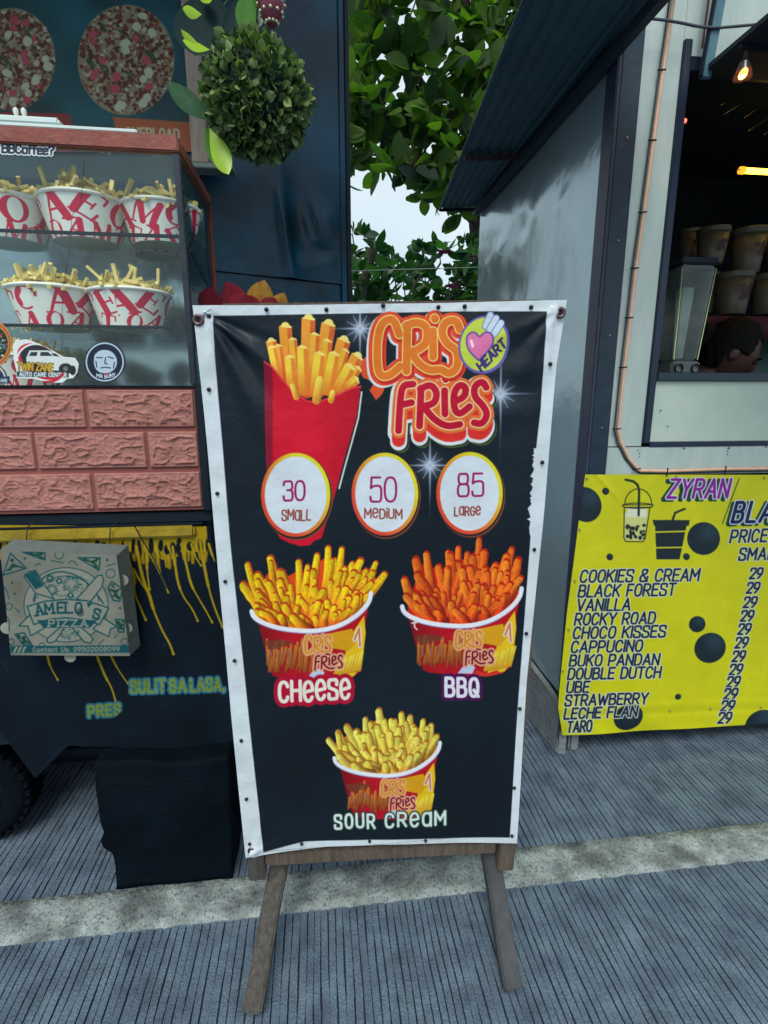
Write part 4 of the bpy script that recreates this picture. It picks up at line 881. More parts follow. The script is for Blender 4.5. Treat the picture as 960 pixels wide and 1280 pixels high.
def person():
    # vendor behind the ledge, head turned right and down
    hc = atY(912, 441, 1.93); root = empty('person', (hc.x - .03, 1.99, .235), 'vendor with dark hair looking down behind the serving window', 'person')
    skin = mat('skin', lin(84, 56, 48), .5, var=.08, vscale=20, bump=.05, bscale=120)
    H = hc; F_ = Vector((.80, -.30, -.52)).normalized(); U = Vector((.42, -.18, .89)); S = F_.cross(U).normalized(); U = S.cross(F_).normalized()
    # head: front = F_, up = U, side = S
    bm = bmesh.new(); bmesh.ops.create_icosphere(bm, subdivisions=5, radius=1)
    def gz(a, b, c): return math.exp(-((a - b) / c) ** 2)
    for v in bm.verts:
        f, u, s = v.co.y, v.co.z, v.co.x     # unit sphere: y front, z up, x side
        d = Vector((s * .076, f * .096, u * .112))
        if u < 0: d.x *= 1 - .32 * u * u; d.y *= 1 - .12 * (-u) * (1 if f < 0 else .1)
        fr = max(f, 0)
        d.y += .020 * gz(u, -.10, .16) * gz(s, 0, .16) * fr            # nose
        d.y += .008 * gz(u, .18, .10) * gz(s, 0, .6) * fr              # brow
        d.y -= .009 * gz(u, .05, .10) * (gz(s, .38, .16) + gz(s, -.38, .16)) * fr   # eye sockets
        d.y += .007 * gz(u, -.44, .07) * gz(s, 0, .28) * fr - .004 * gz(u, -.52, .03) * gz(s, 0, .28) * fr + .006 * gz(u, -.6, .06) * gz(s, 0, .25) * fr
        d.y += .014 * gz(u, -.85, .16) * gz(s, 0, .4) * fr             # chin
        v.co = H + S * d.x + F_ * d.y + U * d.z
    head = bmobj('head_tmp', bm, None)
    def ball(c, rx, m=None):
        b = bmesh.new(); bmesh.ops.create_icosphere(b, subdivisions=3, radius=1)
        for v in b.verts: v.co = H + S * (c[0] + v.co.x * rx[0]) + F_ * (c[1] + v.co.y * rx[1]) + U * (c[2] + v.co.z * rx[2])
        return b
    # skinned body: pelvis, chest, neck, arms with hands
    N = H - U * .11 - F_ * .035
    ch = Vector((H.x - .09, 2.06, 1.16)); pv = Vector((H.x - .12, 2.1, .98)); 
    joints = [(pv, .13), (pv + (ch - pv) * .5 + Vector((0, 0, .02)), .12), (ch, .125), (Vector((H.x - .07, 2.02, 1.28)), .07), (N, .048), (H - U * .05, .05)]
    for sx in (-1, 1):
        d = Vector((.25, .95, 0)).normalized() * sx
        sh = ch + d * .16 + Vector((0, 0, .08)); el = sh + Vector((.06, -.04 * sx, -.26)); wr = el + Vector((.2, -.05 * sx, -.06)); joints += [(sh, .052), (el, .038), (wr, .026), (wr + Vector((.05, 0, -.01)), .03)]
    V = [j[0] for j in joints]; E = [(0, 1), (1, 2), (2, 3), (3, 4), (4, 5), (2, 6), (6, 7), (7, 8), (8, 9), (2, 10), (10, 11), (11, 12), (12, 13)]; rad = [j[1] for j in joints]
    for sx, base in ((-1, 9), (1, 13)):
        wr = V[base]
        for k in range(4):
            a = wr + Vector((.03, (k - 1.5) * .018, 0)); b = a + Vector((.035, 0, -.008)); c = b + Vector((.022 + .004 * (k in (1, 2)), 0, -.02)); i = len(V); V += [a, b, c]; rad += [.0095, .0085, .007]; E += [(base, i), (i, i + 1), (i + 1, i + 2)]
        a = wr + Vector((.0, -.032 * sx, -.005)); b = a + Vector((.03, -.012 * sx, -.012)); i = len(V); V += [a, b]; rad += [.011, .008]; E += [(base, i), (i, i + 1)]
    # legs to the trailer floor
    for sx in (-1, 1):
        d = Vector((.05, .09, 0)) * sx; hp = pv + d + Vector((0, 0, -.06)); kn = Vector((hp.x + .02, hp.y, .62)); an = Vector((hp.x - .02, hp.y, .30)); to = Vector((hp.x + .14, hp.y, .262)); i = len(V)
        V += [hp, kn, an, to]; rad += [.085, .055, .038, .028]; E += [(0, i), (i, i + 1), (i + 1, i + 2), (i + 2, i + 3)]
    me = bpy.data.meshes.new('body'); me.from_pydata([tuple(v) for v in V], E, []); me.update(); bo = bpy.data.objects.new('body', me); COL.objects.link(bo)
    bo.modifiers.new('skin', 'SKIN'); ly = me.skin_vertices[0] if me.skin_vertices else None
    if not me.skin_vertices:
        bo.modifiers[0]
    for i, sv in enumerate(me.skin_vertices[0].data): sv.radius = (rad[i], rad[i]); sv.use_root = (i == 0)
    ss = bo.modifiers.new('sub', 'SUBSURF'); ss.levels = 2; ss.render_levels = 2
    dg = bpy.context.evaluated_depsgraph_get(); dg.update(); em = bpy.data.meshes.new_from_object(bo.evaluated_get(dg)); bpy.data.objects.remove(bo)
    b = bmesh.new(); b.from_mesh(em); b.from_mesh(head.data); bpy.data.objects.remove(head)
    for sx in (-1, 1):
        e = ball((sx * .078, -.004, -.008), (.010, .018, .030)); tmp = bpy.data.meshes.new('t'); e.to_mesh(tmp); e.free(); b.from_mesh(tmp)
    o = bmobj('body', b, skin, None, True); rm = o.modifiers.new('r', 'REMESH'); rm.mode = 'VOXEL'; rm.voxel_size = .006; rm.use_smooth_shade = True; setp(o, root)
    # hair: cap with ear clearance, strands
    hair = mat('black_hair', lin(6, 8, 10), .6, spec=.2, var=.4, vscale=60, stretch=(1, 1, 4), bump=.6, bscale=90)
    bm = bmesh.new(); bmesh.ops.create_icosphere(bm, subdivisions=5, radius=1); kill = []
    for v in bm.verts:
        f, u, s = v.co.y, v.co.z, v.co.x
        if (f > .55 and u < .62) or (u < -.05 and f > -.1) or u < -.75: kill.append(v)
        nn = 1 + .05 * noise.noise(Vector((s * 9, f * 3, u * 3))) + .03 * noise.noise(Vector((s * 25, f * 6, u * 6)))
        v.co = H + (S * (s * .089) + F_ * (f * .104 - .010) + U * (u * .124 + .005)) * nn
    bmesh.ops.delete(bm, geom=kill, context='VERTS'); o = bmobj('hair', bm, hair, None, True); md = o.modifiers.new('s', 'SOLIDIFY'); md.thickness = .012; setp(o, root)
    b = ball((0, -.115, .0), (.055, .04, .055)); o = bmobj('hair_bun', b, hair, None, True); setp(o, root)
    for sx in (-1, 1):
        b = ball((sx * .031, .084, .006), (.013, .009, .006)); setp(bmobj('eye', b, mat('eye_dark', lin(26, 20, 22), .2), None, True), root)
        b = ball((sx * .032, .093, .026), (.02, .005, .0035)); setp(bmobj('eyebrow', b, hair, None, True), root)
    b = ball((0, .093, -.049), (.02, .008, .005)); setp(bmobj('lips', b, mat('lips', lin(130, 70, 66), .5), None, True), root)
    # dark shirt round the trunk
    b = bmesh.new(); rings = []
    for q, (c, rx, ry) in enumerate(((pv + Vector((0, 0, -.08)), .18, .15), (pv + Vector((0, 0, .06)), .17, .14), (ch + Vector((0, 0, -.02)), .2, .2), (ch + Vector((0, 0, .1)), .16, .19), (Vector((H.x - .07, 2.03, 1.275)), .085, .085))):
        rings.append([b.verts.new(c + Vector((rx * math.cos(R(a)), ry * math.sin(R(a)), 0))) for a in range(0, 360, 18)])
    for a_, b_ in zip(rings, rings[1:]):
        for k in range(20): b.faces.new((a_[k], a_[(k + 1) % 20], b_[(k + 1) % 20], b_[k]))
    setp(bmobj('shirt', b, mat('dark_shirt', lin(40, 28, 44), .9, bump=.3, bscale=40), None, True), root)
person()

# ================================================================== LEFT: PIZZA STALL
CY = 1.36; LX = -.292
def stall():
    root = empty('pizza_stall', (-.9, 1.6, 0), 'dark pizza stall with yellow dripping paint under its counter', 'food stall')
    wall = mat('stall_wall_teal', lin(10, 56, 66), .5, var=.35, vscale=4)
    box('back_board', (-2.2, 1.86, 1.0), (-.362, 1.885, 3.1), wall, root)
    box('body', (-2.2, 1.40, .36), (LX - .02, 1.80, .97), M_dark, root)
    box('rear_light_block', (-2.2, 1.80, .0), (LX - .02, 1.83, .97), M_dark, root)  # rear panel added to block light from behind, under the stall
    box('axle_beam', (-2.2, 1.62, .15), (LX - .05, 1.66, .18), M_black, root); box('side_light_block', (LX - .045, 1.42, .0), (LX - .0205, 1.80, .36), M_dark, root)  # side panel added to keep the ground under the stall dark
    box('counter', (-2.2, CY + .006, .985), (LX + .01, 1.84, 1.012), M_black, root)
    pw = mat('pale_post', lin(150, 138, 128), .8, bump=.5, bscale=30, var=.3, vscale=7, stretch=(6, 6, .6))
    box('post', (-.360, 1.835, 1.988), (-.312, 1.885, 3.1), pw, root); box('post_side', (-.3115, 1.84, 1.988), (-.296, 1.885, 3.1), mat('post_shade_side', lin(96, 82, 90), .8, bump=.3, var=.3), root)  # narrow side strip has the post's shade put into its darker colour
    box('ledge', (-.362, 1.83, 1.972), (-.24, 1.89, 1.9865), mat('ledge_grey', lin(110, 124, 124), .6), root)
    box('roof', (-2.4, 1.22, 2.72), (.05, 2.6, 2.75), M_dark, root)
    tube('roof_post', [(-2.25, 1.7, 0), (-2.25, 1.7, 2.72)], .02, M_black, root)
    # dark strips below the brick panel
    box('lower_rail', (-2.2, CY - .004, .9785), (LX - .012, CY + .02, .984), M_black, root)
    yb = mat('yellow_bar', lin(150, 128, 20), .6, bump=.4, bscale=40, var=.3, vscale=14)
    bm = bmesh.new(); addbox(bm, (-2.2, CY - .012, .948), (LX - .03, CY + .01, .978), .006); setp(bmobj('yellow_bar', bm, yb), root)
    # painted front board
    PL = (np.array([0, CY + .002, 0]), np.array([0., 1, 0]))
    X, Y, P = quadgrid((-60, 656), (262, 658), (312, 985), (-60, 985), 1.0, PL)
    blk = np.array([12, 24, 34.]); p = Print(X, Y, blk); yel = (176, 146, 22); yd = (150, 120, 18)
    p.C *= (.85 + .4 * vnoise(p.X, p.Y, 40, 3))[:, None]
    p.poly([(-70, 655), (258, 656), (260, 690), (-70, 688)], yel)
    rnd = random.Random(5)
    x = -55
    while x < 262:     # drips: yellow fingers between black ovals
        ln = rnd.uniform(6, 26); p.fry((x, 680), (x + rnd.uniform(-2, 4), 688 + ln), rnd.uniform(1.6, 3.2), yel, yd, .2); x += rnd.uniform(4, 7)
    x = -50
    while x < 260:
        h = rnd.uniform(5, 12); p.ell(x, 684 + rnd.uniform(-3, 4), rnd.uniform(1.8, 4.4), h, blk, rot=rnd.uniform(-.2, .1)); x += rnd.uniform(7, 17)
    z = lambda L: [(a / 3.2, 630 + b / 3.2) for a, b in L]
    for L_, w_ in (([(500, 150), (515, 230), (540, 300), (535, 350), (560, 410), (582, 462)], 1.9), ([(545, 170), (570, 300), (600, 370), (612, 420), (650, 510), (680, 560), (693, 598)], 2.0), ([(535, 260), (560, 310), (600, 365)], 1.3), ([(585, 180), (588, 270), (598, 340)], 1.6), ([(620, 150), (636, 215), (650, 218)], 1.1), ([(600, 200), (635, 260), (650, 300), (672, 352)], 1.5),
                   ([(670, 160), (690, 215)], 1.6), ([(690, 170), (700, 240), (712, 320), (735, 375), (770, 420), (790, 466)], 1.5), ([(725, 160), (745, 240), (762, 320), (790, 370), (820, 420), (848, 472)], 1.5), ([(800, 150), (815, 240), (835, 340), (860, 420), (890, 492)], 1.8), ([(765, 160), (780, 210), (803, 245)], 1.4), ([(835, 160), (850, 210), (873, 250)], 1.5), ([(855, 150), (880, 200)], 1.2),
                   ([(188, 600), (200, 650), (230, 702)], 1.4), ([(385, 600), (420, 690), (445, 730), (462, 787)], 1.5), ([(440, 600), (470, 660), (510, 716)], 1.3)):
        q = smooth_pts(z(L_), 2); p.strokes([q], [(w_ * .62, yel)]); p.strokes([q[:max(2, len(q) // 2)]], [(w_, yel)]); p.strokes([[q[-1], q[-1] + np.array([.2, .5])]], [(w_ * .9, yel)])
    t = layout('SULIT', (164, 866), (206, 864.5), (-.5, -15), gap=.3) + layout('SA', (213, 864.5), (232, 864), (-.5, -14.5), gap=.3) + layout('LASA,', (239, 864), (280, 862), (-.5, -14.5), gap=.3)
    p.strokes(t, [(3.8, (48, 112, 140)), (1.7, (124, 142, 50))]); 
    for q in range(60): p.ell(165 + rnd.random() * 118, 848 + rnd.random() * 16, 1.4, .8, (30, 90, 110), .6, rot=.6)
    t = layout('PRES', (111, 896), (150, 893), (-.5, -13), gap=.3); p.strokes(t, [(3.8, (42, 100, 122)), (1.6, (116, 132, 50))])
    p.poly([(137, 902), (166, 877), (200, 870), (200, 910), (137, 910)], blk)
    for q in range(40): p.ell(rnd.uniform(0, 290), rnd.uniform(700, 940), rnd.uniform(.4, 1), rnd.uniform(.4, 1), (60, 90, 100), .7)
    keep = np.ones(X.shape, bool); yb_ = np.interp(X, [-70, 0, 44, 85, 300], [890, 915, 974, 933, 938]); keep &= Y <= yb_
    gridmesh('painted_board', P, p.C, printmat('board_paint', (.9, .95, 1), .7, .2, 30, .12), root, keep)
    hm = mat('hook_wire', lin(50, 54, 56), .4, metal=.6)
    for x in (34, 138):
        tube('hook', [atY(x + 10, 652, CY - .012), atY(x, 659, CY - .02), atY(x - 1, 675, CY - .022), atY(x + 2, 690, CY - .022)], .0016, hm, root, 6)
    tube('hook', [atY(q[0], q[1], CY - .02) for q in ((168, 657), (176, 672), (190, 695), (200, 715), (208, 736))], .0014, M_black, root, 6)
stall()

def brick_panel():
    root = empty('brick_panel', (-.6, CY, 1.018), 'pink embossed brick cladding panel under the glass cabinet', 'wall panel')
    bm_ = mat('pink_brick', lin(150, 98, 90), .8, bump=.35, bscale=70, vscale=14, col2=lin(176, 120, 110)); 
    mm = mat('pink_mortar', lin(138, 78, 72), .85, var=.1)
    box('backing', (-1.35, CY - .002, 1.018), (LX - .006, CY + .02, 1.318), mm, root, .001)
    box('edge_trim', (LX - .0055, CY - .008, 1.016), (LX + .014, CY + .03, 1.33), M_black, root)
    rows = [(486.5, 535, [(-120, -10), (-6, 107), (111, 243)]), (539.5, 586, [(-90, 43.5), (47, 183), (187, 249.5)]), (591, 637, [(-130, -18), (-14, 116.5), (120.5, 252)])]
    sd = 0
    for (y0, y1, bs) in rows:
        for (x0, x1) in bs:
            a = atY(x0, (y0 + y1) / 2, CY); b = atY(x1, (y0 + y1) / 2, CY); xa, xb = a.x, min(b.x, LX - .008); z1 = atY(100, y0, CY).z - .0015; z0 = atY(100, y1, CY).z + .0015
            nx, nz = int((xb - xa) / .0018), 54; sd += 1
            u = np.linspace(xa, xb, nx); v = np.linspace(z0, z1, nz); U_, V_ = np.meshgrid(u, v)
            q1 = vnoise(U_ * 1000 + 14 * vnoise(U_ * 1000, V_ * 1000, 20, sd), V_ * 1300, 26, sd); q2 = vnoise(U_ * 1000, V_ * 1300 + 9 * q1, 11, sd + 20); q3 = vnoise(U_ * 1000, V_ * 1000, 5, sd + 40)
            rid = (1 - np.abs(q1 * 2 - 1)) ** 6 * .0054 + (1 - np.abs(q2 * 2 - 1)) ** 5 * .0028 + q3 * .0007
            e = np.minimum(np.minimum(U_ - xa, xb - U_), np.minimum(V_ - z0, z1 - V_)); h = .0045 + rid * np.clip((e - .003) / .008, 0, 1) + .0012 * (e < .0045)
            h = np.where(e < 1e-5, -.001, h); P = np.stack([U_, CY - .002 - h, V_], -1)
            o = gridmesh('brick', P[::-1], np.full((U_.size, 3), 200.), bm_, root)
brick_panel()

def cup_of_fries_factory():
    """white tub with large red serif letters, printed on a fine cylinder grid"""
    r0, r1, h = .078, .106, .100
    nu, nv = 400, 84
    def letters(seed):
        rnd = random.Random(seed); U, V = np.meshgrid(np.linspace(0, 400, nu), np.linspace(84, 0, nv)); p = Print(U, V, (242, 246, 234), 1.0); red = (214, 20, 66)
        def big(ch, cx, cy, s, rot):
            c, q = math.cos(R(rot)), math.sin(R(rot)); T = lambda a, b: (cx + ((a) * c - (b) * q) * s, cy - ((a) * q + (b) * c) * s)
            def thick(a, b, w): p.strokes([[T(*a), T(*b)]], [(w * s * (1.18 if w > .08 else 1.1), red)])
            if ch == 'A':
                thick((-.02, .5), (-.38, -.5), .045); thick((.02, .48), (.34, -.46), .13); thick((-.24, -.12), (.2, -.12), .04); thick((-.52, -.5), (-.24, -.5), .03); thick((.14, -.5), (.56, -.5), .035)
            if ch == 'E':
                thick((-.25, -.46), (-.25, .46), .12); thick((-.4, .5), (.34, .5), .035); thick((-.4, -.5), (.38, -.5), .035); thick((-.2, 0), (.14, 0), .035); thick((.34, .5), (.36, .26), .04); thick((.38, -.5), (.42, -.22), .045); thick((.14, .13), (.14, -.13), .03)
            if ch == 'T':
                thick((0, .46), (0, -.46), .12); thick((-.42, .5), (.42, .5), .035); thick((-.42, .5), (-.46, .24), .04); thick((.42, .5), (.46, .24), .04); thick((-.2, -.5), (.2, -.5), .035)
            if ch == 'C':
                p.strokes([[T(.36 * math.cos(R(a)), .46 * math.sin(R(a))) for a in range(40, 325, 15)]], [(.04 * s, red)]); p.strokes([[T(-.3 + .03 * abs(k), .07 * k) for k in range(-4, 5)]], [(.09 * s, red)]); thick((.3, .34), (.34, .14), .04)
            if ch == 'O':
                p.ell(*T(0, 0), .42 * s, .5 * s, red, rot=-R(rot)); p.ell(*T(.03, .02), .22 * s, .44 * s, (242, 246, 234), rot=-R(rot))
            if ch == 'M':
                thick((-.4, -.46), (-.36, .46), .035); thick((-.32, .46), (.02, -.4), .1); thick((.02, -.4), (.34, .46), .03); thick((.36, .46), (.4, -.46), .1); thick((-.55, -.5), (-.26, -.5), .03); thick((.22, -.5), (.58, -.5), .03)
        seq = 'OAMETCAEOTAMCETAOECA'
        x = 8; i = seed * 3
        while x < 400:
            big(seq[i % 20], x, 25 + rnd.uniform(-6, 6), 50, rnd.uniform(-34, 16)); x += 54; i += 1
        x = -14
        while x < 410:
            big(seq[(i * 7 + 3) % 20], x, 72 + rnd.uniform(-3, 3), 36, rnd.uniform(-30, 30)); x += 43; i += 1
        return p.C
    a = np.linspace(0, 2 * np.pi, nu); z = np.linspace(0, h * .93, nv)
    A, Z = np.meshgrid(a, z); rr = r0 + (r1 - r0) * Z / h; P = np.stack([rr * np.cos(A), rr * np.sin(A), Z], -1)
    pm = printmat('tub_card', (1, 1, 1), .45, .03, 60, .4, 0, .05); white = mat('tub_rim', lin(240, 244, 232), .4, var=.04)
    bodies = [None, None]
    rim = None; fm = mat('pale_fries', lin(226, 208, 128), .6, var=.22, vscale=30, bump=.3, bscale=200, bdist=.002)
    def make(loc, rz, lab, seed, grp='fries tubs on the cabinet shelves', sc=1.0, tall=True):
        root = empty('fries_tub', loc, lab, 'fries tub', grp, rz); root.scale = (sc, sc, sc)
        k = seed % 2
        if bodies[k] is None:
            o = gridmesh('tub', P, letters(k + 1), pm); bodies[k] = o.data
        else:
            o = bpy.data.objects.new('tub', bodies[k]); COL.objects.link(o)
        o.parent = root
        nonlocal_rim = bmesh.new(); pr = [(r1 * .985 + .0052 * math.cos(R(t_)), h * .95 + .0052 * math.sin(R(t_))) for t_ in range(0, 361, 45)]
        lathe(nonlocal_rim, pr, 48, cap=False); bmobj('rim', nonlocal_rim, white, root, True)
        bm = bmesh.new(); lathe(bm, [(.001, .004), (r0 * .99, .004), (r0 * .99, .0)], 32, cap=False); bmobj('tub_base', bm, white, root)
        bm = bmesh.new(); rnd = random.Random(seed)
        for q in range(110):     # heaped fries
            an = rnd.uniform(0, 2 * math.pi); rad_ = r1 * .9 * math.sqrt(rnd.random()); c = Vector((rad_ * math.cos(an), rad_ * math.sin(an), h * .80 + .052 * (1 - (rad_ / r1) ** 2) * rnd.random() + .012))
            up = rnd.random(); d = Vector((rnd.gauss(0, 1), rnd.gauss(0, 1), rnd.uniform(-.25, .55))).normalized(); L_ = rnd.uniform(.042, .074)
            if q < 9: d = Vector((rnd.gauss(0, .4), rnd.gauss(0, .4), 1)).normalized(); c.z = h + .014; L_ = .085
            if (c + d * L_ / 2).xy.length > r1 * 1.12 or (c - d * L_ / 2).xy.length > r1 * 1.12: c = c * .8 + Vector((0, 0, c.z * .2))
            s = d.cross(Vector((0, 0, 1)) if abs(d.z) < .9 else Vector((1, 0, 0))).normalized(); u = s.cross(d); t_ = rnd.uniform(.0036, .0046)
            vs = []
            for e, bend in ((-1, 0), (0, rnd.uniform(-.006, .006)), (1, 0)):
                for sa, sb in ((-1, -1), (1, -1), (1, 1), (-1, 1)): vs.append(bm.verts.new(c + d * (e * L_ / 2) + (s * sa + u * sb) * t_ + u * bend))
            for j in (0, 4):
                for k2 in range(4): bm.faces.new((vs[j + k2], vs[j + (k2 + 1) % 4], vs[j + 4 + (k2 + 1) % 4], vs[j + 4 + k2]))
            bm.faces.new(vs[:4][::-1]); bm.faces.new(vs[8:])
        # bed of fries closing the mouth
        lathe(bm, [(r1 * .93, h * .80), (r1 * .6, h * .88), (.01, h * .92)], 20, cap=False)
        o = bmobj('fries', bm, fm, root); o['kind'] = 'stuff'
        return root
    return make
make_tub = cup_of_fries_factory()

def cabinet():
    root = empty('display_cabinet', (-.8, 1.5, 1.32), 'glass display cabinet with rusty red top frame holding tubs of fries', 'display cabinet')
    zt, zb, yb = 1.858, 1.325, 1.712; xl = -1.35
    red = mat('rusty_red_frame', lin(134, 66, 54), .6, bump=.4, bscale=50, var=.3, vscale=12); dkp = mat('frame_metal', lin(48, 54, 64), .4, metal=.6, var=.3, vscale=30)
    bm = bmesh.new(); addbox(bm, (xl, CY - .01, zt - .033), (LX, CY + .015, zt), .003); setp(bmobj('top_frame', bm, red), root)
    bm = bmesh.new(); addbox(bm, (LX - .018, CY + .0155, zt - .03), (LX + .001, yb, zt - .001), .003); setp(bmobj('side_frame', bm, red), root)
    bm = bmesh.new(); addbox(bm, (LX - .012, yb - .006, zb), (LX + .002, yb + .008, zt - .032), .002); setp(bmobj('rear_post', bm, red), root)
    box('top_panel', (xl, CY + .016, zt - .006), (LX - .019, yb, zt - .002), glassmat('top_glass', (.97, .99, .99), .01, .05), root, .0005)
    bm = bmesh.new(); addbox(bm, (LX - .014, CY - .006, zb), (LX, CY + .01, zt - .034), .002); setp(bmobj('corner_post', bm, dkp), root)
    bm = bmesh.new(); addbox(bm, (xl, CY - .008, 1.319), (LX + .002, CY + .012, zb - .0005), .002); setp(bmobj('bottom_frame', bm, M_black), root)
    box('bottom_frame_side', (LX - .012, CY + .013, 1.32), (LX + .001, yb, zb - .001), M_black, root)
    inn = mat('cabinet_back', lin(150, 172, 176), .14, var=.25, vscale=2.5, metal=.75, bump=.05, bscale=3); box('back_panel', (xl, yb - .004, zb), (LX - .02, yb, zt - .035), inn, root)
    box('floor_panel', (xl, CY + .013, 1.3195), (LX - .013, yb - .005, 1.3235), mat('cabinet_floor', lin(150, 158, 150), .3, var=.15), root)
    gl = glassmat('cabinet_glass', (.99, 1, 1), .006, .01)
    box('front_glass', (xl, CY - .001, zb + .0005), (LX - .0145, CY + .003, zt - .0345), gl, root, .0005)
    box('side_glass', (LX - .009, CY + .011, zb + .0005), (LX - .005, yb - .007, zt - .034), glassmat('side_glass', (.42, .52, .54), .02, .02), root, .0005)
    sg = glassmat('shelf_glass', (.95, .98, .98), .02, .03); eg = mat('shelf_edge', lin(10, 30, 40), .5, spec=.2, var=.1)
    for k, py in enumerate((292, 408)):
        z = atY(110, py, CY + .02).z
        box('shelf', (xl, CY + .022, z - .003), (LX - .02, yb - .006, z + .003), sg, root, .0005); box('shelf_edge', (xl, CY + .016, z - .0035), (LX - .02, CY + .0215, z + .0035), eg, root, .0005)
        tube('shelf_bracket', [(LX - .014, CY + .1, z - .01), (LX - .014, yb - .02, z - .06)], .004, M_steel, root)
    # thin crack in the front glass
    pts = [atY(x, y, CY - .0028) for x, y in ((105, 200), (103, 232), (100, 255), (90, 270), (88, 300), (83, 330), (78, 370), (77, 437))]
    tube('crack', pts, .0005, mat('crack_line', lin(60, 66, 60), .6), root, 5)
    z1 = atY(110, 292, CY + .02).z + .003; z2 = atY(110, 408, CY + .02).z + .003
    Yc = CY + .128
    def xat(px, py): return atY(px, py, Yc - .035).x
    make_tub((xat(-9, 240) , Yc + .02, z1), R(200), 'fries tub on the upper shelf cut off by the left photo edge', 1, sc=.95)
    make_tub((xat(96, 240), Yc, z1), R(95), 'fries tub in the middle of the upper shelf, one fry leaning out left', 2, sc=.95)
    make_tub((xat(193, 240), Yc + .01, z1), R(10), 'fries tub at the right end of the upper shelf beside the corner post', 3, sc=.9)
    make_tub((xat(57, 360), Yc, z2), R(150), 'fries tub on the lower shelf with arched fries, left of the pair', 4, sc=.95)
    make_tub((xat(156, 360), Yc, z2), R(265), 'heaped fries tub on the lower shelf, right of the pair', 5, sc=.92)
    make_tub((LX - .12, yb - .12, z1 ), R(35), 'fries tub at the back of the upper shelf seen through the side glass', 7, sc=.8)
    make_tub((xat(14, 455) , Yc + .05, 1.3237), R(35), 'fries tub on the cabinet floor behind the round stickers', 8, sc=.8)
    # ---- stickers on the front glass
    PL = (np.array([0, CY - .0032, 0]), np.array([0., 1, 0]))
    def sticker(name, quad, fn, keepfn, lab, st=.5):
        X, Y, P = quadgrid(*quad, st, PL); p = Print(X, Y, (230, 235, 235), .6); fn(p); k = keepfn(X, Y)
        o = gridmesh(name, P, p.C, printmat(name + '_print', (1, 1, 1), .4, 0), None, k); md = o.modifiers.new('s', 'SOLIDIFY'); md.thickness = .0005; md.offset = 0; tag(o, lab, 'sticker')
    def f_coffee(p):
        t = layout('BBCoffxx?', (3, 190.5), (67, 193.5), (.2, -10.5), gap=.14)
        p.strokes(t, [(3.1, (190, 230, 190), .6, .9), (2.6, (222, 230, 236)), (1.35, (24, 34, 60))]); f_coffee.t = t
    def k_text(X, Y):
        q = Print(X, Y, (0, 0, 0)); i = np.arange(X.size); d = q.dist(i, f_coffee.t).reshape(X.shape); return d < 3.2
    sticker('lettering_sticker', ((-6, 174), (74, 178), (75, 199), (-6, 196)), f_coffee, k_text, 'white outlined coffee lettering sticker at the top of the cabinet glass', .4)
    def f_car(p):
        p.C[:] = (226, 232, 230); p.ell(50, 452, 31, 19, (204, 30, 50), rot=.55); p.ell(52, 451, 28.5, 17, (34, 38, 48), rot=.5); p.ell(34, 446, 14, 16, (214, 90, 40), .0)
        p.strokes([polyarc(45, 452, 24, 22, 150, 290)], [(1.2, (226, 232, 230))])
        p.poly([(33, 447), (37, 438), (60, 438), (70, 441), (79, 447), (92, 449), (97, 456), (96, 466), (60, 462), (38, 460), (33, 454)], (214, 222, 218))
        p.poly([(36, 445), (39, 440), (47, 440), (46, 445)], (40, 50, 60)); p.poly([(50, 445), (51, 440), (60, 440), (66, 445)], (40, 50, 60)); p.poly([(67, 445), (64, 441), (70, 442), (75, 446)], (50, 60, 70))
        p.ell(44, 459, 7, 5, (30, 34, 36)); p.ell(82, 461, 8.5, 7, (34, 40, 36)); p.ell(91, 463, 4, 6, (30, 34, 36)); p.ell(82, 461, 3, 3, (110, 120, 110))
        p.strokes(layout('TWIN ZANE', (22, 462), (66, 464), (.2, -9), gap=.16), [(1.5, (40, 36, 20)), (.95, (200, 160, 40))])
        p.poly([(21, 464), (86, 466), (86, 472), (21, 471)], (40, 70, 78)); p.strokes(layout('AUTO CARE CENTER', (24.5, 470), (83, 471), (0, -4.6), gap=.2), [(.55, (226, 234, 234))])
        p.strokes([polyarc(55, 462, 25, 16, 20, 120)], [(1.8, (190, 30, 60))])
    outl = [(16, 432), (20, 425), (34, 424), (50, 430), (66, 438), (80, 446), (94, 447), (99, 455), (97, 466), (92, 473), (84, 474), (78, 479), (60, 479), (42, 474), (20, 473), (20, 462), (17, 450)]
    def inpoly(X, Y, pts):
        ins = np.zeros(X.shape, bool); n = len(pts)
        for i in range(n):
            x0, y0 = pts[i]; x1, y1 = pts[(i + 1) % n]
            if y0 == y1: continue
            ins ^= ((y0 > Y) != (y1 > Y)) & (X < (x1 - x0) * (Y - y0) / (y1 - y0) + x0)
        return ins
    sticker('shop_sticker', ((13, 421), (102, 421), (102, 480.5), (13, 480.5)), f_car, lambda X, Y: inpoly(X, Y, outl), 'cut-out car shop sticker with a white vehicle on the cabinet glass')
    def f_face(p):
        p.C[:] = (10, 26, 52); p.strokes([polyarc(131, 452.5, 23, 23.5, 0, 360, 48)], [(.9, (190, 214, 226))])
        pale = (184, 204, 220); p.poly(smooth_pts([(118, 444), (124, 438), (134, 437), (142, 441), (147, 450), (145, 460), (138, 466), (130, 467), (121, 464), (117, 455), (118, 444)], 2), pale)
        dk = (22, 44, 84)
        p.strokes([[(121, 447), (128, 447)], [(135, 446), (142, 448)], [(132, 447), (131, 454), (134, 455)], [(126, 460), (132, 459), (138, 460)], [(120, 452), (121, 459)], [(143, 453), (142, 460)]], [(.7, dk)])
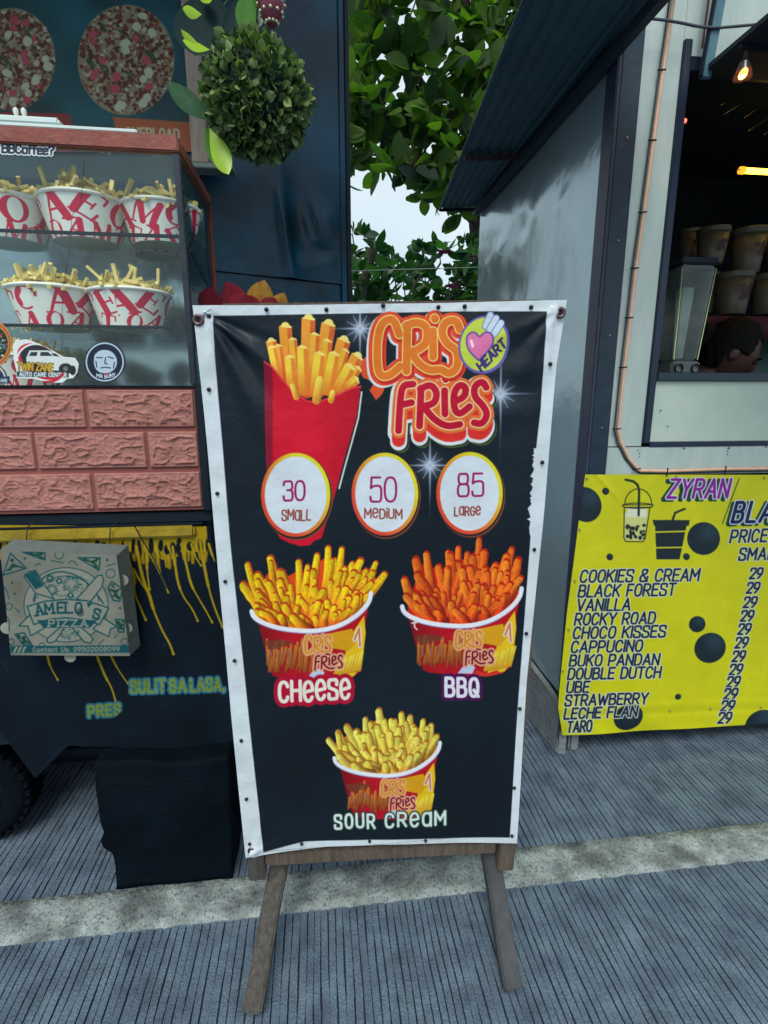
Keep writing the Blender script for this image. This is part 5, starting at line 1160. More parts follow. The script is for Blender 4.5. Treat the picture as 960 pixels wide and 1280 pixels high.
        p.strokes(layout('MR', (121, 471), (128, 472.5), (0, -4), gap=.2) + layout('BUNY', (131, 473), (144, 470.5), (0, -4.4), gap=.2), [(.5, (214, 226, 232))]); p.ell(133, 467.5, 2.5, 1.4, (190, 60, 70))
    sticker('round_sticker', ((104.5, 425.5), (157, 425.5), (157, 479), (104.5, 479)), f_face, lambda X, Y: ((X - 131) / 26) ** 2 + ((Y - 452.3) / 26) ** 2 < 1, 'round dark blue sticker with a pale face on the cabinet glass')
    def f_pz(p):
        p.C[:] = (206, 130, 60); p.ell(-9, 430, 19, 22, (40, 40, 34)); rnd = random.Random(2)
        for q in range(110):
            a = rnd.uniform(0, 6.3); r = 18 * math.sqrt(rnd.random()); p.ell(-9 + r * math.cos(a), 430 + r * math.sin(a) * 1.15, rnd.uniform(.7, 1.9), rnd.uniform(.7, 1.9), rnd.choice([(210, 220, 200), (60, 110, 70), (180, 60, 40), (30, 30, 30), (80, 130, 150)]))
        p.strokes([polyarc(-9, 430, 21.5, 25.5, 0, 360, 48)], [(.8, (150, 80, 40))])
    sticker('pizza_sticker', ((-36, 398), (17, 398), (17, 462), (-36, 462)), f_pz, lambda X, Y: ((X + 9) / 24) ** 2 + ((Y - 430) / 29.5) ** 2 < 1, 'orange rimmed round sticker at the left edge of the cabinet glass')
    def f_bl(p):
        p.C[:] = (44, 34, 80); p.strokes([polyarc(-6, 478, 13, 20, 180, 360)], [(1, (200, 220, 226))]); p.poly([(-30, 470), (11, 471), (11, 480), (-30, 480)], (16, 60, 80)); p.strokes(layout('CAR CARE', (-12, 477), (9, 477.5), (0, -3.6), gap=.2), [(.4, (214, 226, 230))]); p.glow(-2, 462, 4, (200, 180, 60), .8)
    sticker('arched_sticker', ((-32, 452), (12, 452), (12, 479.5), (-32, 479.5)), f_bl, lambda X, Y: (((X + 10) / 20) ** 2 + ((Y - 476) / 22) ** 2 < 1) | (Y > 470), 'purple arched sticker in the lower left corner of the cabinet glass')
cabinet()

def left_props():
    # tray on the cabinet top
    bm = bmesh.new(); a = atY(-60, 158, CY + .06); b = atY(100, 158, CY + .06)
    addbox(bm, (a.x, CY - .006, 1.8585), (b.x + .14, CY + .05, 1.8665), .002); addbox(bm, (a.x, CY - .003, 1.867), (b.x - .02, CY + .05, 1.882), .004)
    tag(bmobj('tray', bm, mat('white_tray', lin(206, 220, 216), .5, var=.05)), 'flat white tray lying on top of the glass cabinet', 'tray')
    root = empty('figurine', (atY(25, 150, CY + .03).x, CY + .03, 1.8825), 'tiny pale figurine standing on the white tray', 'figurine'); fm = mat('figurine_white', lin(210, 216, 206), .5)
    for k, x in enumerate((-.006, .01)):
        bm = bmesh.new(); lathe(bm, [(.001, 0), (.006, .002), (.004, .012), (.006, .018), (.005, .024), (.001, .028)], 12, c=(x, 0, 0)); bmobj('figure', bm, fm, root, True)
    # pizza poster
    root = empty('pizza_poster', (-.9, 1.85, 2.0), 'teal pizza poster with two round pizzas behind the cabinet', 'poster')
    PL = (np.array([0, 1.852, 0]), np.array([0., 1, 0]))
    X, Y, P = quadgrid((-60, -60), (228, -60), (243, 190), (-60, 190), .9, PL)
    p = Print(X, Y, (2, 78, 88)); p.C *= (.7 + .55 * vnoise(p.X, p.Y, 38, 2))[:, None]
    rnd = random.Random(3)
    def pizza(cx, cy, rx, ry):
        p.ell(cx, cy, rx, ry, (150, 140, 110))
        for q in range(1000):
            a = rnd.uniform(0, 6.28); r = math.sqrt(rnd.random()) * .97; s = rnd.uniform(1.0, 3.4)
            p.ell(cx + r * rx * math.cos(a), cy + r * ry * math.sin(a), s, s * rnd.uniform(.5, 1.2), rnd.choice([(96, 38, 30), (118, 54, 36), (80, 30, 28), (196, 190, 160), (170, 160, 128), (110, 50, 40), (140, 90, 60)]), rot=rnd.uniform(0, 3))
        for q in range(36):
            a = rnd.uniform(0, 6.28); r = math.sqrt(rnd.random()) * .88; x, y = cx + r * rx * math.cos(a), cy + r * ry * math.sin(a); k = rnd.random()
            if k < .3: p.ell(x, y, rnd.uniform(4, 7), rnd.uniform(3, 6), (196, 76, 96), rot=rnd.uniform(0, 3))
            elif k < .65: p.strokes([smooth_pts([(x, y), (x + 5, y + 4), (x + 7, y + 11)], 1)], [(1.2, (36, 84, 40))])
            else: p.ell(x, y, rnd.uniform(4, 7), rnd.uniform(4, 6), (204, 206, 176), rot=rnd.uniform(0, 3))
    pizza(14, 74, 55, 64); pizza(157.5, 75, 60.5, 69)
    p.poly([(141, 146), (239, 153), (243, 190), (150, 190)], (188, 96, 52)); p.poly([(-60, 138), (88, 142), (92, 190), (-60, 190)], (150, 52, 46))
    p.strokes(layout('OVERLOAD', (158, 172), (224, 174.5), (-.6, -12.5), gap=.24), [(1.3, (206, 204, 170))]); p.strokes(layout('ICE', (124, 171), (140, 171.5), (-.5, -11), gap=.24), [(1.1, (90, 140, 140))])
    p.strokes([[(128, 148), (136, 146), (140, 154)]], [(1.2, (20, 90, 120))])
    gridmesh('print', P, p.C, printmat('poster_vinyl', (.62, .66, .68), .5, .1, 12, .3), root)
    box('mount', (-1.03, 1.8545, 2.03), (-.366, 1.8595, 2.6), M_dark, root)
    # pizza box hanging on the hooks
    root = empty('pizza_box', atY(88, 750, CY - .06), 'printed cardboard pizza box hanging on hooks over the yellow drips', 'pizza box')
    PB = (np.array([0, CY - .062, 0]), np.array([0., 1, .02]))
    Q = ((0, 687), (145.5, 694.5), (162.5, 820), (13.5, 819))
    X, Y, P = quadgrid(*Q, .62, PB); p = Print(X, Y, (146, 148, 134), .8); ink = (14, 84, 92)
    p.C *= (1.02 - .16 * vnoise(p.X, p.Y, 22, 3))[:, None]; p.glow(22, 735, 9, (116, 112, 96), .7, 1, 1.6)
    z = lambda L: [(a / 5.333, 670 + b / 5.333) for a, b in L]; W = (152, 154, 140)
    def outline(L, w_=.75, fill=None, close=True):
        q = z(L)
        if fill is not None: p.poly(q, fill)
        p.strokes([q + ([q[0]] if close else [])], [(w_, ink)])
    p.ell(82.5, 756, 53, 47, ink); p.ell(82.5, 756, 51.8, 45.8, W)
    p.strokes([polyarc(82.5, 758, 42, 38, 190, 350)], [(.6, ink)])
    # pizza behind
    pb = smooth_pts(z([(230, 440), (240, 350), (290, 270), (380, 235), (470, 245), (560, 290), (640, 380), (690, 450)]), 2); p.strokes([pb], [(.9, ink)])
    rnd = random.Random(9)
    for q in range(110):
        x = rnd.uniform(230, 660); y = rnd.uniform(255, 410); 
        if ((x - 450) / 230) ** 2 + ((y - 420) / 170) ** 2 < 1: p.strokes([z([(x, y), (x + rnd.uniform(-14, 14), y + rnd.uniform(-8, 8))])], [(.45, ink)])
    for (cx, cy, r) in ((475, 320, 48), (395, 300, 18), (345, 360, 34), (335, 285, 22), (470, 395, 18)): p.strokes([z([(cx + r * math.cos(a * .4), cy + r * math.sin(a * .4)) for a in range(17)])], [(.6, ink)]); p.strokes([z([(cx + r * .7 * math.cos(a * .4), cy + r * .7 * math.sin(a * .4)) for a in range(17)])], [(.4, ink)])
    # knife and fork
    outline([(510, 420), (650, 265), (680, 260), (690, 290), (680, 340), (600, 440)], .8, W); outline([(360, 420), (300, 400), (240, 385), (160, 270), (175, 250), (240, 340), (255, 330), (190, 240), (205, 235), (265, 325), (280, 318), (215, 235), (235, 228), (300, 330), (330, 370)], .8, W)
    for q in range(4): p.strokes([z([(172 + q * 19, 262 - q * 8), (240 + q * 14, 350 - q * 6)])], [(1.3, ink)])
    outline([(410, 600), (320, 680), (310, 700), (330, 715), (370, 700), (430, 610)], .8, W); outline([(480, 610), (560, 705), (600, 715), (620, 690), (600, 660), (520, 590)], .8, W)
    for q in range(50): x = rnd.uniform(405, 530); y = rnd.uniform(620, 690); p.strokes([z([(x, y), (x + rnd.uniform(-10, 10), y + rnd.uniform(-8, 8))])], [(.4, ink)])
    # ribbon
    outline([(205, 520), (125, 600), (185, 600), (205, 665), (300, 610)], .8, W); outline([(690, 545), (775, 605), (735, 620), (725, 672), (620, 620)], .8, W)
    outline([(180, 470), (300, 435), (440, 422), (580, 432), (725, 480), (665, 590), (560, 560), (440, 545), (330, 555), (225, 590)], .9, W)
    p.poly(z([(245, 560), (650, 560), (600, 612), (290, 612)]), ink)
    for ch, x, y, r in (('A', 245, 530, 12), ('M', 305, 520, 6), ('E', 385, 513, 2), ('L', 437, 512, 0), ('O', 500, 513, -3), ("'", 585, 520, -6), ('S', 618, 545, -14)):
        c, q = math.cos(R(r)), math.sin(R(r)); k = 68 if ch != 'S' else 62; wd = GL[ch][0] * 84
        a = z([(x, y)])[0]; b = z([(x + wd * c, y - wd * q)])[0]; up = (-q * k / 5.333, -c * k / 5.333)
        p.strokes(layout(ch, a, b, up, gap=0, serif=.13), [(1.35, ink)])
    p.strokes(layout('PIZZA', *z([(325, 602), (580, 602)]), (0, -42 / 5.333), gap=.34, serif=.1), [(.95, W)])
    # scattered slices
    for L_ in ([(20, 262), (70, 115), (175, 215)], [(150, 108), (300, 160), (300, 110)], [(520, 145), (660, 228), (668, 145)], [(720, 345), (745, 305), (815, 350), (800, 435), (755, 430)], [(100, 655), (155, 725), (215, 730), (160, 645)], [(770, 555), (830, 560), (825, 640), (790, 640)]):
        outline(L_, .9)
        cx = sum(a[0] for a in L_) / len(L_); cy = sum(a[1] for a in L_) / len(L_)
        for q in range(22): a = rnd.choice(L_); f = rnd.uniform(0, .7); x, y = cx + (a[0] - cx) * f, cy + (a[1] - cy) * f; p.strokes([z([(x - 8, y), (x + 8, y + rnd.uniform(-8, 8))])], [(.8, (20, 76, 60))])
    for (cx, cy, r) in ((737, 250, 30), (395, 125, 28), (60, 470, 22), (75, 705, 20), (830, 705, 22), (280, 730, 18)): p.strokes([z([(cx + r * math.cos(a * .4), cy + r * math.sin(a * .4)) for a in range(17)])], [(.55, ink)])
    for L_ in ([(455, 180), (480, 160), (520, 195)], [(340, 165), (380, 170), (420, 180)], [(710, 200), (770, 185)], [(10, 320), (45, 360), (60, 420)], [(40, 530), (65, 560), (60, 630)], [(100, 480), (120, 500), (130, 510)], [(235, 200), (255, 180), (272, 195)], [(655, 725), (690, 690)], [(765, 680), (775, 660)]): p.strokes([smooth_pts(z(L_), 2)], [(.6, ink)])
    for (x, y) in ((165, 150), (80, 312), (100, 385), (715, 160), (800, 480)): p.ell(*z([(x, y)])[0], 1.7, 1.4, ink)
    p.poly(z([(70, 733), (905, 728), (905, 778), (72, 780)]), ink)
    for q in range(3): p.poly(z([(85 + q * 28, 778), (105 + q * 28, 738), (120 + q * 28, 738), (100 + q * 28, 778)]), W)
    p.strokes(layout('Contqct Us: 09502008099', *z([(220, 772), (795, 766)]), (0, -27 / 5.333), gap=.28), [(.62, W)])
    for (x, y, rx, ry) in ((535, 508, 26, 30), (420, 575, 5, 3)): p.ell(*z([(x, y)])[0], rx / 5.3, ry / 5.3, (40, 56, 50), .55, soft=2)
    gridmesh('lid', P, p.C, printmat('carton_print', (.78, .78, .78), .8, .15, 60, .2), root)
    card = mat('carton_board', lin(92, 100, 96), .85, var=.15, vscale=20)
    f = [Vector(onplane(q[0], q[1], PB[0] + np.array([0, .0015, 0]), PB[1])) for q in Q]
    bk = [v + Vector((.0, .05, 0)) for v in f]
    bk[0] += Vector((.004, 0, .012)); bk[1] += Vector((.012, 0, .012)); bk[2] += Vector((.010, 0, .002))
    bm = bmesh.new(); vs = [bm.verts.new(v) for v in f + bk]
    for q in ((0, 1, 2, 3), (4, 5, 6, 7), (0, 1, 5, 4), (1, 2, 6, 5), (2, 3, 7, 6), (3, 0, 4, 7)): bm.faces.new([vs[i] for i in q])
    bmesh.ops.bevel(bm, geom=list(bm.edges), offset=.0012, segments=1, affect='EDGES'); setp(bmobj('tray_box', bm, card), root)
    for (x, y, r) in ((88, 821, 6.5), (153, 725, 7), (158, 785, 7), (9, 785, 7)):
        c = atY(x, y, CY - .0615); bm = bmesh.new(); lathe(bm, [(r * .0021, 0), (r * .0021, .002)], 18, c=(0, 0, 0)); bmesh.ops.rotate(bm, verts=bm.verts, matrix=Matrix.Rotation(R(90), 3, 'X')); bmesh.ops.translate(bm, verts=bm.verts, vec=c); setp(bmobj('tab', bm, mat('carton_tab', lin(140, 144, 130), .8)), root)
    # black bag / crate cover on the ground
    bm = bmesh.new(); bmesh.ops.create_cube(bm, size=1); bmesh.ops.subdivide_edges(bm, edges=bm.edges[:], cuts=24, use_grid_fill=True)
    x0, x1, zt = -.575, -.268, .345
    for v in bm.verts:
        s, t, h = v.co.x + .5, v.co.y + .5, v.co.z + .5
        top_in = .012 * h; x = x0 - .045 * h + (x1 - x0 + .045 * h) * s; y = 1.245 + (.30) * t + .055 * h; z_ = h * zt
        n = noise.noise(Vector((x * 7, y * 7, z_ * 7))) * .016 + noise.noise(Vector((x * 20, y * 20, z_ * 16))) * .005
        e = 4 * s * (1 - s) * 1.0
        y -= .018 * e * math.sin(h * 3.1) * (1 - t); x -= .03 * math.exp(-((h - .3) / .14) ** 2) * (1 - s) * (t > .1)
        v.co = Vector((x + n * .6, y + n, max(z_ + (n * .6 if h > .05 else 0), .003)))
    bmesh.ops.bevel(bm, geom=[], offset=.01)
    cm = mat('black_tarpaulin', lin(6, 16, 24), .75, spec=.06, bump=.3, bscale=30, var=.25, bdist=.008)
    t_ = cm.node_tree; v_ = t_.nodes.new('ShaderNodeTexVoronoi'); v_.feature = 'DISTANCE_TO_EDGE'; v_.inputs['Scale'].default_value = 16; v_.inputs['Randomness'].default_value = .35
    t_.links.new(t_.nodes['Texture Coordinate'].outputs['Object'], v_.inputs['Vector']); mr = t_.nodes.new('ShaderNodeMapRange'); mr.inputs[1].default_value = 0; mr.inputs[2].default_value = .06; t_.links.new(v_.outputs['Distance'], mr.inputs[0])
    b2 = t_.nodes.new('ShaderNodeBump'); b2.inputs['Strength'].default_value = .5; b2.inputs['Distance'].default_value = .002; b2.invert = True; t_.links.new(mr.outputs[0], b2.inputs['Height']); t_.links.new(t_.nodes['Bump'].outputs['Normal'], b2.inputs['Normal']); t_.links.new(b2.outputs['Normal'], t_.nodes['Principled BSDF'].inputs['Normal'])
    tag(bmobj('covered_crate', bm, cm, None, True), 'crate under a black quilted cover standing on the pale strip below the stall', 'covered crate')
    # tyre
    c = atY(-26, 990, 1.5); r = .155
    root = empty('cart_wheel', (c.x, 1.5, 0), 'black rubber wheel under the left end of the stall', 'wheel'); rub = mat('tyre_rubber', lin(9, 17, 24), .85, spec=.06, bump=.3, bscale=60, var=.2)
    bm = bmesh.new(); n = 56
    prof = [(.09, -.04), (.12, -.052), (.145, -.05), (.155, -.036), (.157, 0), (.155, .036), (.145, .05), (.12, .052), (.09, .04)]
    lathe(bm, prof, n, cap=False); bmesh.ops.rotate(bm, verts=bm.verts, matrix=Matrix.Rotation(R(90), 3, 'X')); bmesh.ops.translate(bm, verts=bm.verts, vec=(0, 0, .163)); bmobj('tyre', bm, rub, root, True)
    lug = None
    for k in range(34):
        for sd in (-1, 1):
            if lug is None:
                bm = bmesh.new(); addbox(bm, (-.008, -.017, -.007), (.008, .017, .007), .0015); o = lug = bmobj('tread_lug', bm, rub)
            else: o = lug.copy(); COL.objects.link(o)
            a = 2 * math.pi * k / 34 + sd * .04; o.parent = root; o.rotation_euler = (0, a, 0); o.location = Matrix.Rotation(a, 3, 'Y') @ Vector((0, sd * .028, .158)) + Vector((0, 0, .163))
    bm = bmesh.new(); lathe(bm, [(.02, -.045), (.03, -.03), (.085, -.03), (.092, -.042), (.092, .04), (.02, .04)], 32); bmesh.ops.rotate(bm, verts=bm.verts, matrix=Matrix.Rotation(R(90), 3, 'X')); bmesh.ops.translate(bm, verts=bm.verts, vec=(0, 0, .163)); bmobj('rim', bm, mat('wheel_rim', lin(24, 30, 36), .5, metal=.4), root, True)
left_props()

# ================================================================== BLUE CONTAINER behind
def container():
    A = Vector((-.345, 1.895)); B = Vector((.126, 2.083)); d = (B - A).normalized(); nrm = Vector((d.y, -d.x)) # towards camera
    root = empty('blue_container', (A.x, A.y, 0), 'dark blue painted metal container with dented wall behind the stall', 'container')
    bl = mat('blue_paint', lin(0, 28, 40), .34, metal=.0, var=.45, vscale=3.5, col2=lin(0, 70, 98), bump=.15, bscale=5, bdist=.03, spec=.3)
    W = (B - A).length
    def pt(u, off, z): return (A.x + d.x * u + nrm.x * off, A.y + d.y * u + nrm.y * off, z)
    us = np.linspace(.0, W - .035, 110); zs = np.linspace(1.70, 3.2, 200); U_, Z_ = np.meshgrid(us, zs)
    D = .0 * U_
    def g(a, b, ra, rb): return np.exp(-((U_ - a) / ra) ** 2 - ((Z_ - b) / rb) ** 2)
    ridge = .30 - .10 * (Z_ - 1.7)     # pressed fold running up from the dent
    D += .016 * np.exp(-((U_ - ridge + .02) / .022) ** 2) * np.exp(-((Z_ - 1.85) / .16) ** 2) - .022 * np.exp(-((U_ - ridge - .045) / .05) ** 2) * np.exp(-((Z_ - 1.9) / .16) ** 2)
    D += .012 * g(.30, 1.72, .07, .05) - .01 * g(.40, 1.80, .05, .03) + .008 * g(.42, 1.9, .05, .05) - .008 * g(.12, 1.85, .1, .12) + .006 * g(.1, 2.0, .1, .05)
    D += .003 * np.sin((U_ - .38) * 150 + Z_ * 40) * g(.37, 1.89, .04, .04)
    P = np.stack([A.x + d.x * U_ + nrm.x * D, A.y + d.y * U_ + nrm.y * D, Z_], -1); gridmesh('wall_sheet', P, np.full((U_.size, 3), 200.), bl, root)
    def slab(name, u0, u1, o0, o1, z0, z1, m):
        bm = bmesh.new(); vs = [bm.verts.new(pt(u, o, z)) for z in (z0, z1) for (u, o) in ((u0, o0), (u1, o0), (u1, o1), (u0, o1))]
        for f in ((0, 1, 2, 3), (4, 5, 6, 7), (0, 1, 5, 4), (1, 2, 6, 5), (2, 3, 7, 6), (3, 0, 4, 7)): bm.faces.new([vs[i] for i in f])
        bmesh.ops.bevel(bm, geom=list(bm.edges), offset=.0015, segments=1, affect='EDGES'); setp(bmobj(name, bm, m), root)
    slab('lower_sheet', -.0, W - .036, -.02, -.006, .35, 1.698, bl); slab('core', -.0, W - .003, -.9, -.03, .35, 3.2, M_dark)
    slab('edge_channel', W - .034, W - .014, -.02, .006, .35, 3.2, bl); slab('edge_post', W - .0135, W + .002, -.025, .012, .35, 3.2, M_black)
    slab('chassis', -.0, W, -.8, -.03, .0, .349, M_dark)
    # overhead canopy that shades the upper wall
    slab('canopy', -.3, W + .02, -.1, .55, 3.21, 3.25, M_dark)
container()

# ================================================================== PLANTS
def leafmesh(name, L, Wd, fold=.25, droop=.25, n=7, ob=.62):
    V = []; F = []
    for i in range(n + 1):
        t = i / n; w_ = Wd * .5 * (math.sin(math.pi * min(1, t ** (1.0 / (1.6 * ob)) )) ** .75 if 0 < t < 1 else 0.0) ; w_ = max(w_, .0005)
        z = -droop * L * t * t
        V += [(-w_, L * t, z + fold * w_), (0, L * t, z), (w_, L * t, z + fold * w_)]
    for i in range(n):
        for k in (0, 1): F.append((3 * i + k, 3 * i + k + 1, 3 * i + k + 4, 3 * i + k + 3))
    me = bpy.data.meshes.new(name); me.from_pydata(V, [], F); me.update(); me.polygons.foreach_set('use_smooth', [True] * len(me.polygons)); return me
def leafmat(name, c1, c2, tl=.5, rough=.4):
    m = bpy.data.materials.new(name); m.use_nodes = True; t = m.node_tree; t.nodes.clear(); L = t.links.new
    o = t.nodes.new('ShaderNodeOutputMaterial'); g = t.nodes.new('ShaderNodeNewGeometry'); oi = t.nodes.new('ShaderNodeObjectInfo')
    ad = t.nodes.new('ShaderNodeMath'); ad.operation = 'ADD'; L(g.outputs['Random Per Island'], ad.inputs[0]); L(oi.outputs['Random'], ad.inputs[1])
    fr = t.nodes.new('ShaderNodeMath'); fr.operation = 'FRACT'; L(ad.outputs[0], fr.inputs[0])
    r = t.nodes.new('ShaderNodeValToRGB'); r.color_ramp.elements[0].color = c1; r.color_ramp.elements[1].color = c2; L(fr.outputs[0], r.inputs[0])
    p = t.nodes.new('ShaderNodeBsdfPrincipled'); p.inputs['Roughness'].default_value = rough; L(r.outputs[0], p.inputs['Base Color'])
    tr = t.nodes.new('ShaderNodeBsdfTranslucent'); vm = t.nodes.new('ShaderNodeMix'); vm.data_type = 'RGBA'; vm.blend_type = 'MULTIPLY'; vm.inputs[0].default_value = 1; L(r.outputs[0], vm.inputs[6]); vm.inputs[7].default_value = (1.6, 2.0, .8, 1); L(vm.outputs[2], tr.inputs['Color'])
    mx = t.nodes.new('ShaderNodeMixShader'); mx.inputs[0].default_value = tl; L(p.outputs[0], mx.inputs[1]); L(tr.outputs[0], mx.inputs[2]); L(mx.outputs[0], o.inputs['Surface']); return m
def rotm(d, roll):
    d = d.normalized(); q = Vector((0, 1, 0)).rotation_difference(d); return q.to_matrix().to_4x4() @ Matrix.Rotation(roll, 4, 'Y')
def scatter(root, protos, items, m, nparts, leafname='leaf', massname='foliage'):
    """items: (pos, dir, roll, scale); first nparts as parts, the rest joined"""
    for me in protos:
        if not me.materials: me.materials.append(m)
    T0 = Matrix.Translation(-Vector(root.location))
    for i, (p_, d_, ro, sc) in enumerate(items[:nparts]):
        o = bpy.data.objects.new(leafname, protos[i % len(protos)]); COL.objects.link(o); o.parent = root; o.matrix_local = T0 @ Matrix.Translation(p_) @ rotm(d_, ro) @ Matrix.Scale(sc, 4)
    if len(items) > nparts:
        V = []; F = []
        pv = [(np.array([v.co[:] for v in me.vertices]), [tuple(pp.vertices) for pp in me.polygons]) for me in protos]
        for i, (p_, d_, ro, sc) in enumerate(items[nparts:]):
            vv, ff = pv[i % len(pv)]; Mx = np.array(rotm(d_, ro) @ Matrix.Scale(sc, 4)); b = len(V); q = vv @ Mx[:3, :3].T + np.array(p_); V.extend(map(tuple, q)); F.extend(tuple(x + b for x in f) for f in ff)
        o = pydata(massname, V, F, m, None, True); setp(o, root); o['kind'] = 'stuff'
def big_tree():
    root = empty('almond_tree', (1.75, 5.6, 0), 'broad leaved green tree filling the gap between the stall and trailer', 'tree')
    bark = mat('tree_bark', lin(60, 50, 44), .9, bump=.6, bscale=20, var=.3)
    tube('trunk', [(1.75, 5.6, 0), (1.72, 5.6, 1.4), (1.65, 5.5, 2.6), (1.5, 5.4, 3.4)], .13, bark, root, 12, taper=.09)
    br = [[(1.5, 5.4, 3.2), (1.2, 5.1, 3.55), (.75, 4.9, 4.0), (.35, 4.7, 4.7)], [(1.6, 5.45, 2.9), (1.0, 5.0, 3.15), (.4, 4.8, 3.3), (-.1, 4.7, 3.4)], [(1.5, 5.4, 3.4), (1.3, 5.0, 4.3), (1.0, 4.6, 5.2)], [(1.5, 5.4, 3.3), (1.3, 4.9, 3.4), (1.0, 4.6, 3.2), (.8, 4.5, 3.0)], [(.75, 4.9, 4.0), (.3, 4.6, 3.9), (0, 4.5, 3.7)]]
    for b in br: tube('branch', smooth_pts(b, 2), .045, bark, root, 8, taper=.014)
    lm = leafmat('almond_leaf', lin(10, 40, 32), lin(80, 114, 28), .55, .7)
    protos = [leafmesh('leaf_a', .2, .115, .2, .2), leafmesh('leaf_b', .17, .10, .3, .4), leafmesh('leaf_c', .22, .12, .12, .1)]
    rnd = random.Random(21); items = []
    tries = 0; tips = []
    while len(tips) < 320 and tries < 9000:
        tries += 1
        px = rnd.uniform(415, 700); py = rnd.uniform(-70, 285); Y = rnd.uniform(3.9, 5.4)
        lower = np.interp(px, [430, 455, 500, 540, 580, 620], [225, 205, 222, 262, 272, 235])
        if py > lower + rnd.uniform(-6, 8): continue
        if noise.noise(Vector((px * .024, py * .024, 3.3))) > .34: continue
        tips.append(atY(px, py, Y))
    for k, c in enumerate(tips):
        n = rnd.randint(6, 9); ax = Vector((rnd.gauss(0, .5), rnd.gauss(0, .5), rnd.uniform(-.5, .9))).normalized()
        for j in range(n):
            d = (ax * .5 + Vector((rnd.gauss(0, 1), rnd.gauss(0, 1), rnd.gauss(-.15, .8))).normalized()).normalized(); items.append((c + d * .02, d, rnd.uniform(0, 6.28), rnd.uniform(.5, 1.08)))
        if k % 3 == 0:
            t0 = min((Vector(q) for b in br for q in b), key=lambda v: (v - c).length); tube('twig', [t0, (t0 + c) / 2 + Vector((0, 0, .05)), c], .012, bark, root, 5, taper=.005)
    items.sort(key=lambda it: it[0].y)
    scatter(root, protos, items, lm, 300)
    # lower, nearer shrub tree behind the sign
    root = empty('frangipani_tree', (.35, 4.3, 0), 'low leafy tree with pink blossoms just above the sign', 'tree')
    tube('trunk', [(.35, 4.3, 0), (.3, 4.3, .9), (.38, 4.3, 1.7)], .05, bark, root, 10, taper=.03)
    lm2 = leafmat('shrub_leaf', lin(18, 58, 34), lin(52, 98, 38), .4); pr = [leafmesh('leaf_d', .12, .062, .2, .15), leafmesh('leaf_e', .10, .058, .3, .3)]
    items = []; 
    for k in range(125):
        px = rnd.uniform(425, 612); top = np.interp(px, [435, 450, 480, 500, 530, 560, 600], [290, 292, 318, 330, 300, 306, 300]); py = rnd.uniform(top, 410); c = atY(px, py, rnd.uniform(3.6, 4.6))
        if k % 2 == 0: tube('twig', [c + (Vector((.38, 4.3, 1.5)) - c) * .35 + Vector((0, 0, -.1)), c + Vector((.02, 0, -.12)), c], .008, bark, root, 5, taper=.004)
        for j in range(rnd.randint(6, 9)):
            d = Vector((rnd.gauss(0, 1), rnd.gauss(0, 1), rnd.uniform(-.4, 1.2))).normalized(); items.append((c + d * .01, d, rnd.uniform(0, 6.28), rnd.uniform(.7, 1.1)))
    items.sort(key=lambda it: it[0].y); scatter(root, pr, items, lm2, 300)
    pk = mat('pink_petal', lin(214, 60, 120), .5, var=.2); pm_ = leafmesh('petal', .045, .035, .3, .3, 4); pm_.materials.append(pk)
    for (px, py, sc) in ((557, 318, 1.2), (565, 361, 1.3), (551, 316, .8), (590, 322, .5)):
        c = atY(px, py, 3.7); f = bpy.data.objects.new('blossom', None); COL.objects.link(f); f.parent = root; f.location = c - Vector(root.location)
        for k in range(5):
            o = bpy.data.objects.new('petal', pm_); COL.objects.link(o); o.parent = f; o.rotation_euler = (R(35), 0, R(72 * k)); o.scale = (sc,) * 3
    a = atY(465, 312, 3.9); b = atY(449, 380, 3.9); d = (b - a).normalized(); o = tube('bamboo_pole', [a, a + d * ((a.z - 0) / -d.z)], .035, mat('bamboo', lin(132, 122, 104), .7, bump=.3, var=.2), n=10); tag(o, 'grey bamboo pole leaning behind the sign in front of the low tree', 'pole')
    o = tube('overhead_wire', [atY(540, 325, 3.6), atY(597, 289, 3.2), atY(640, 262, 3.0)], .0025, M_black, n=5); tag(o, 'thin wire running up to the trailer eave in the sky gap', 'wire')
    o = tube('stretched_wire', [atY(430, 339, 3.5), atY(600, 334, 3.5)], .002, mat('pale_wire', lin(150, 156, 156), .5), n=5); tag(o, 'thin pale wire stretched level in front of the low tree', 'wire')
big_tree()

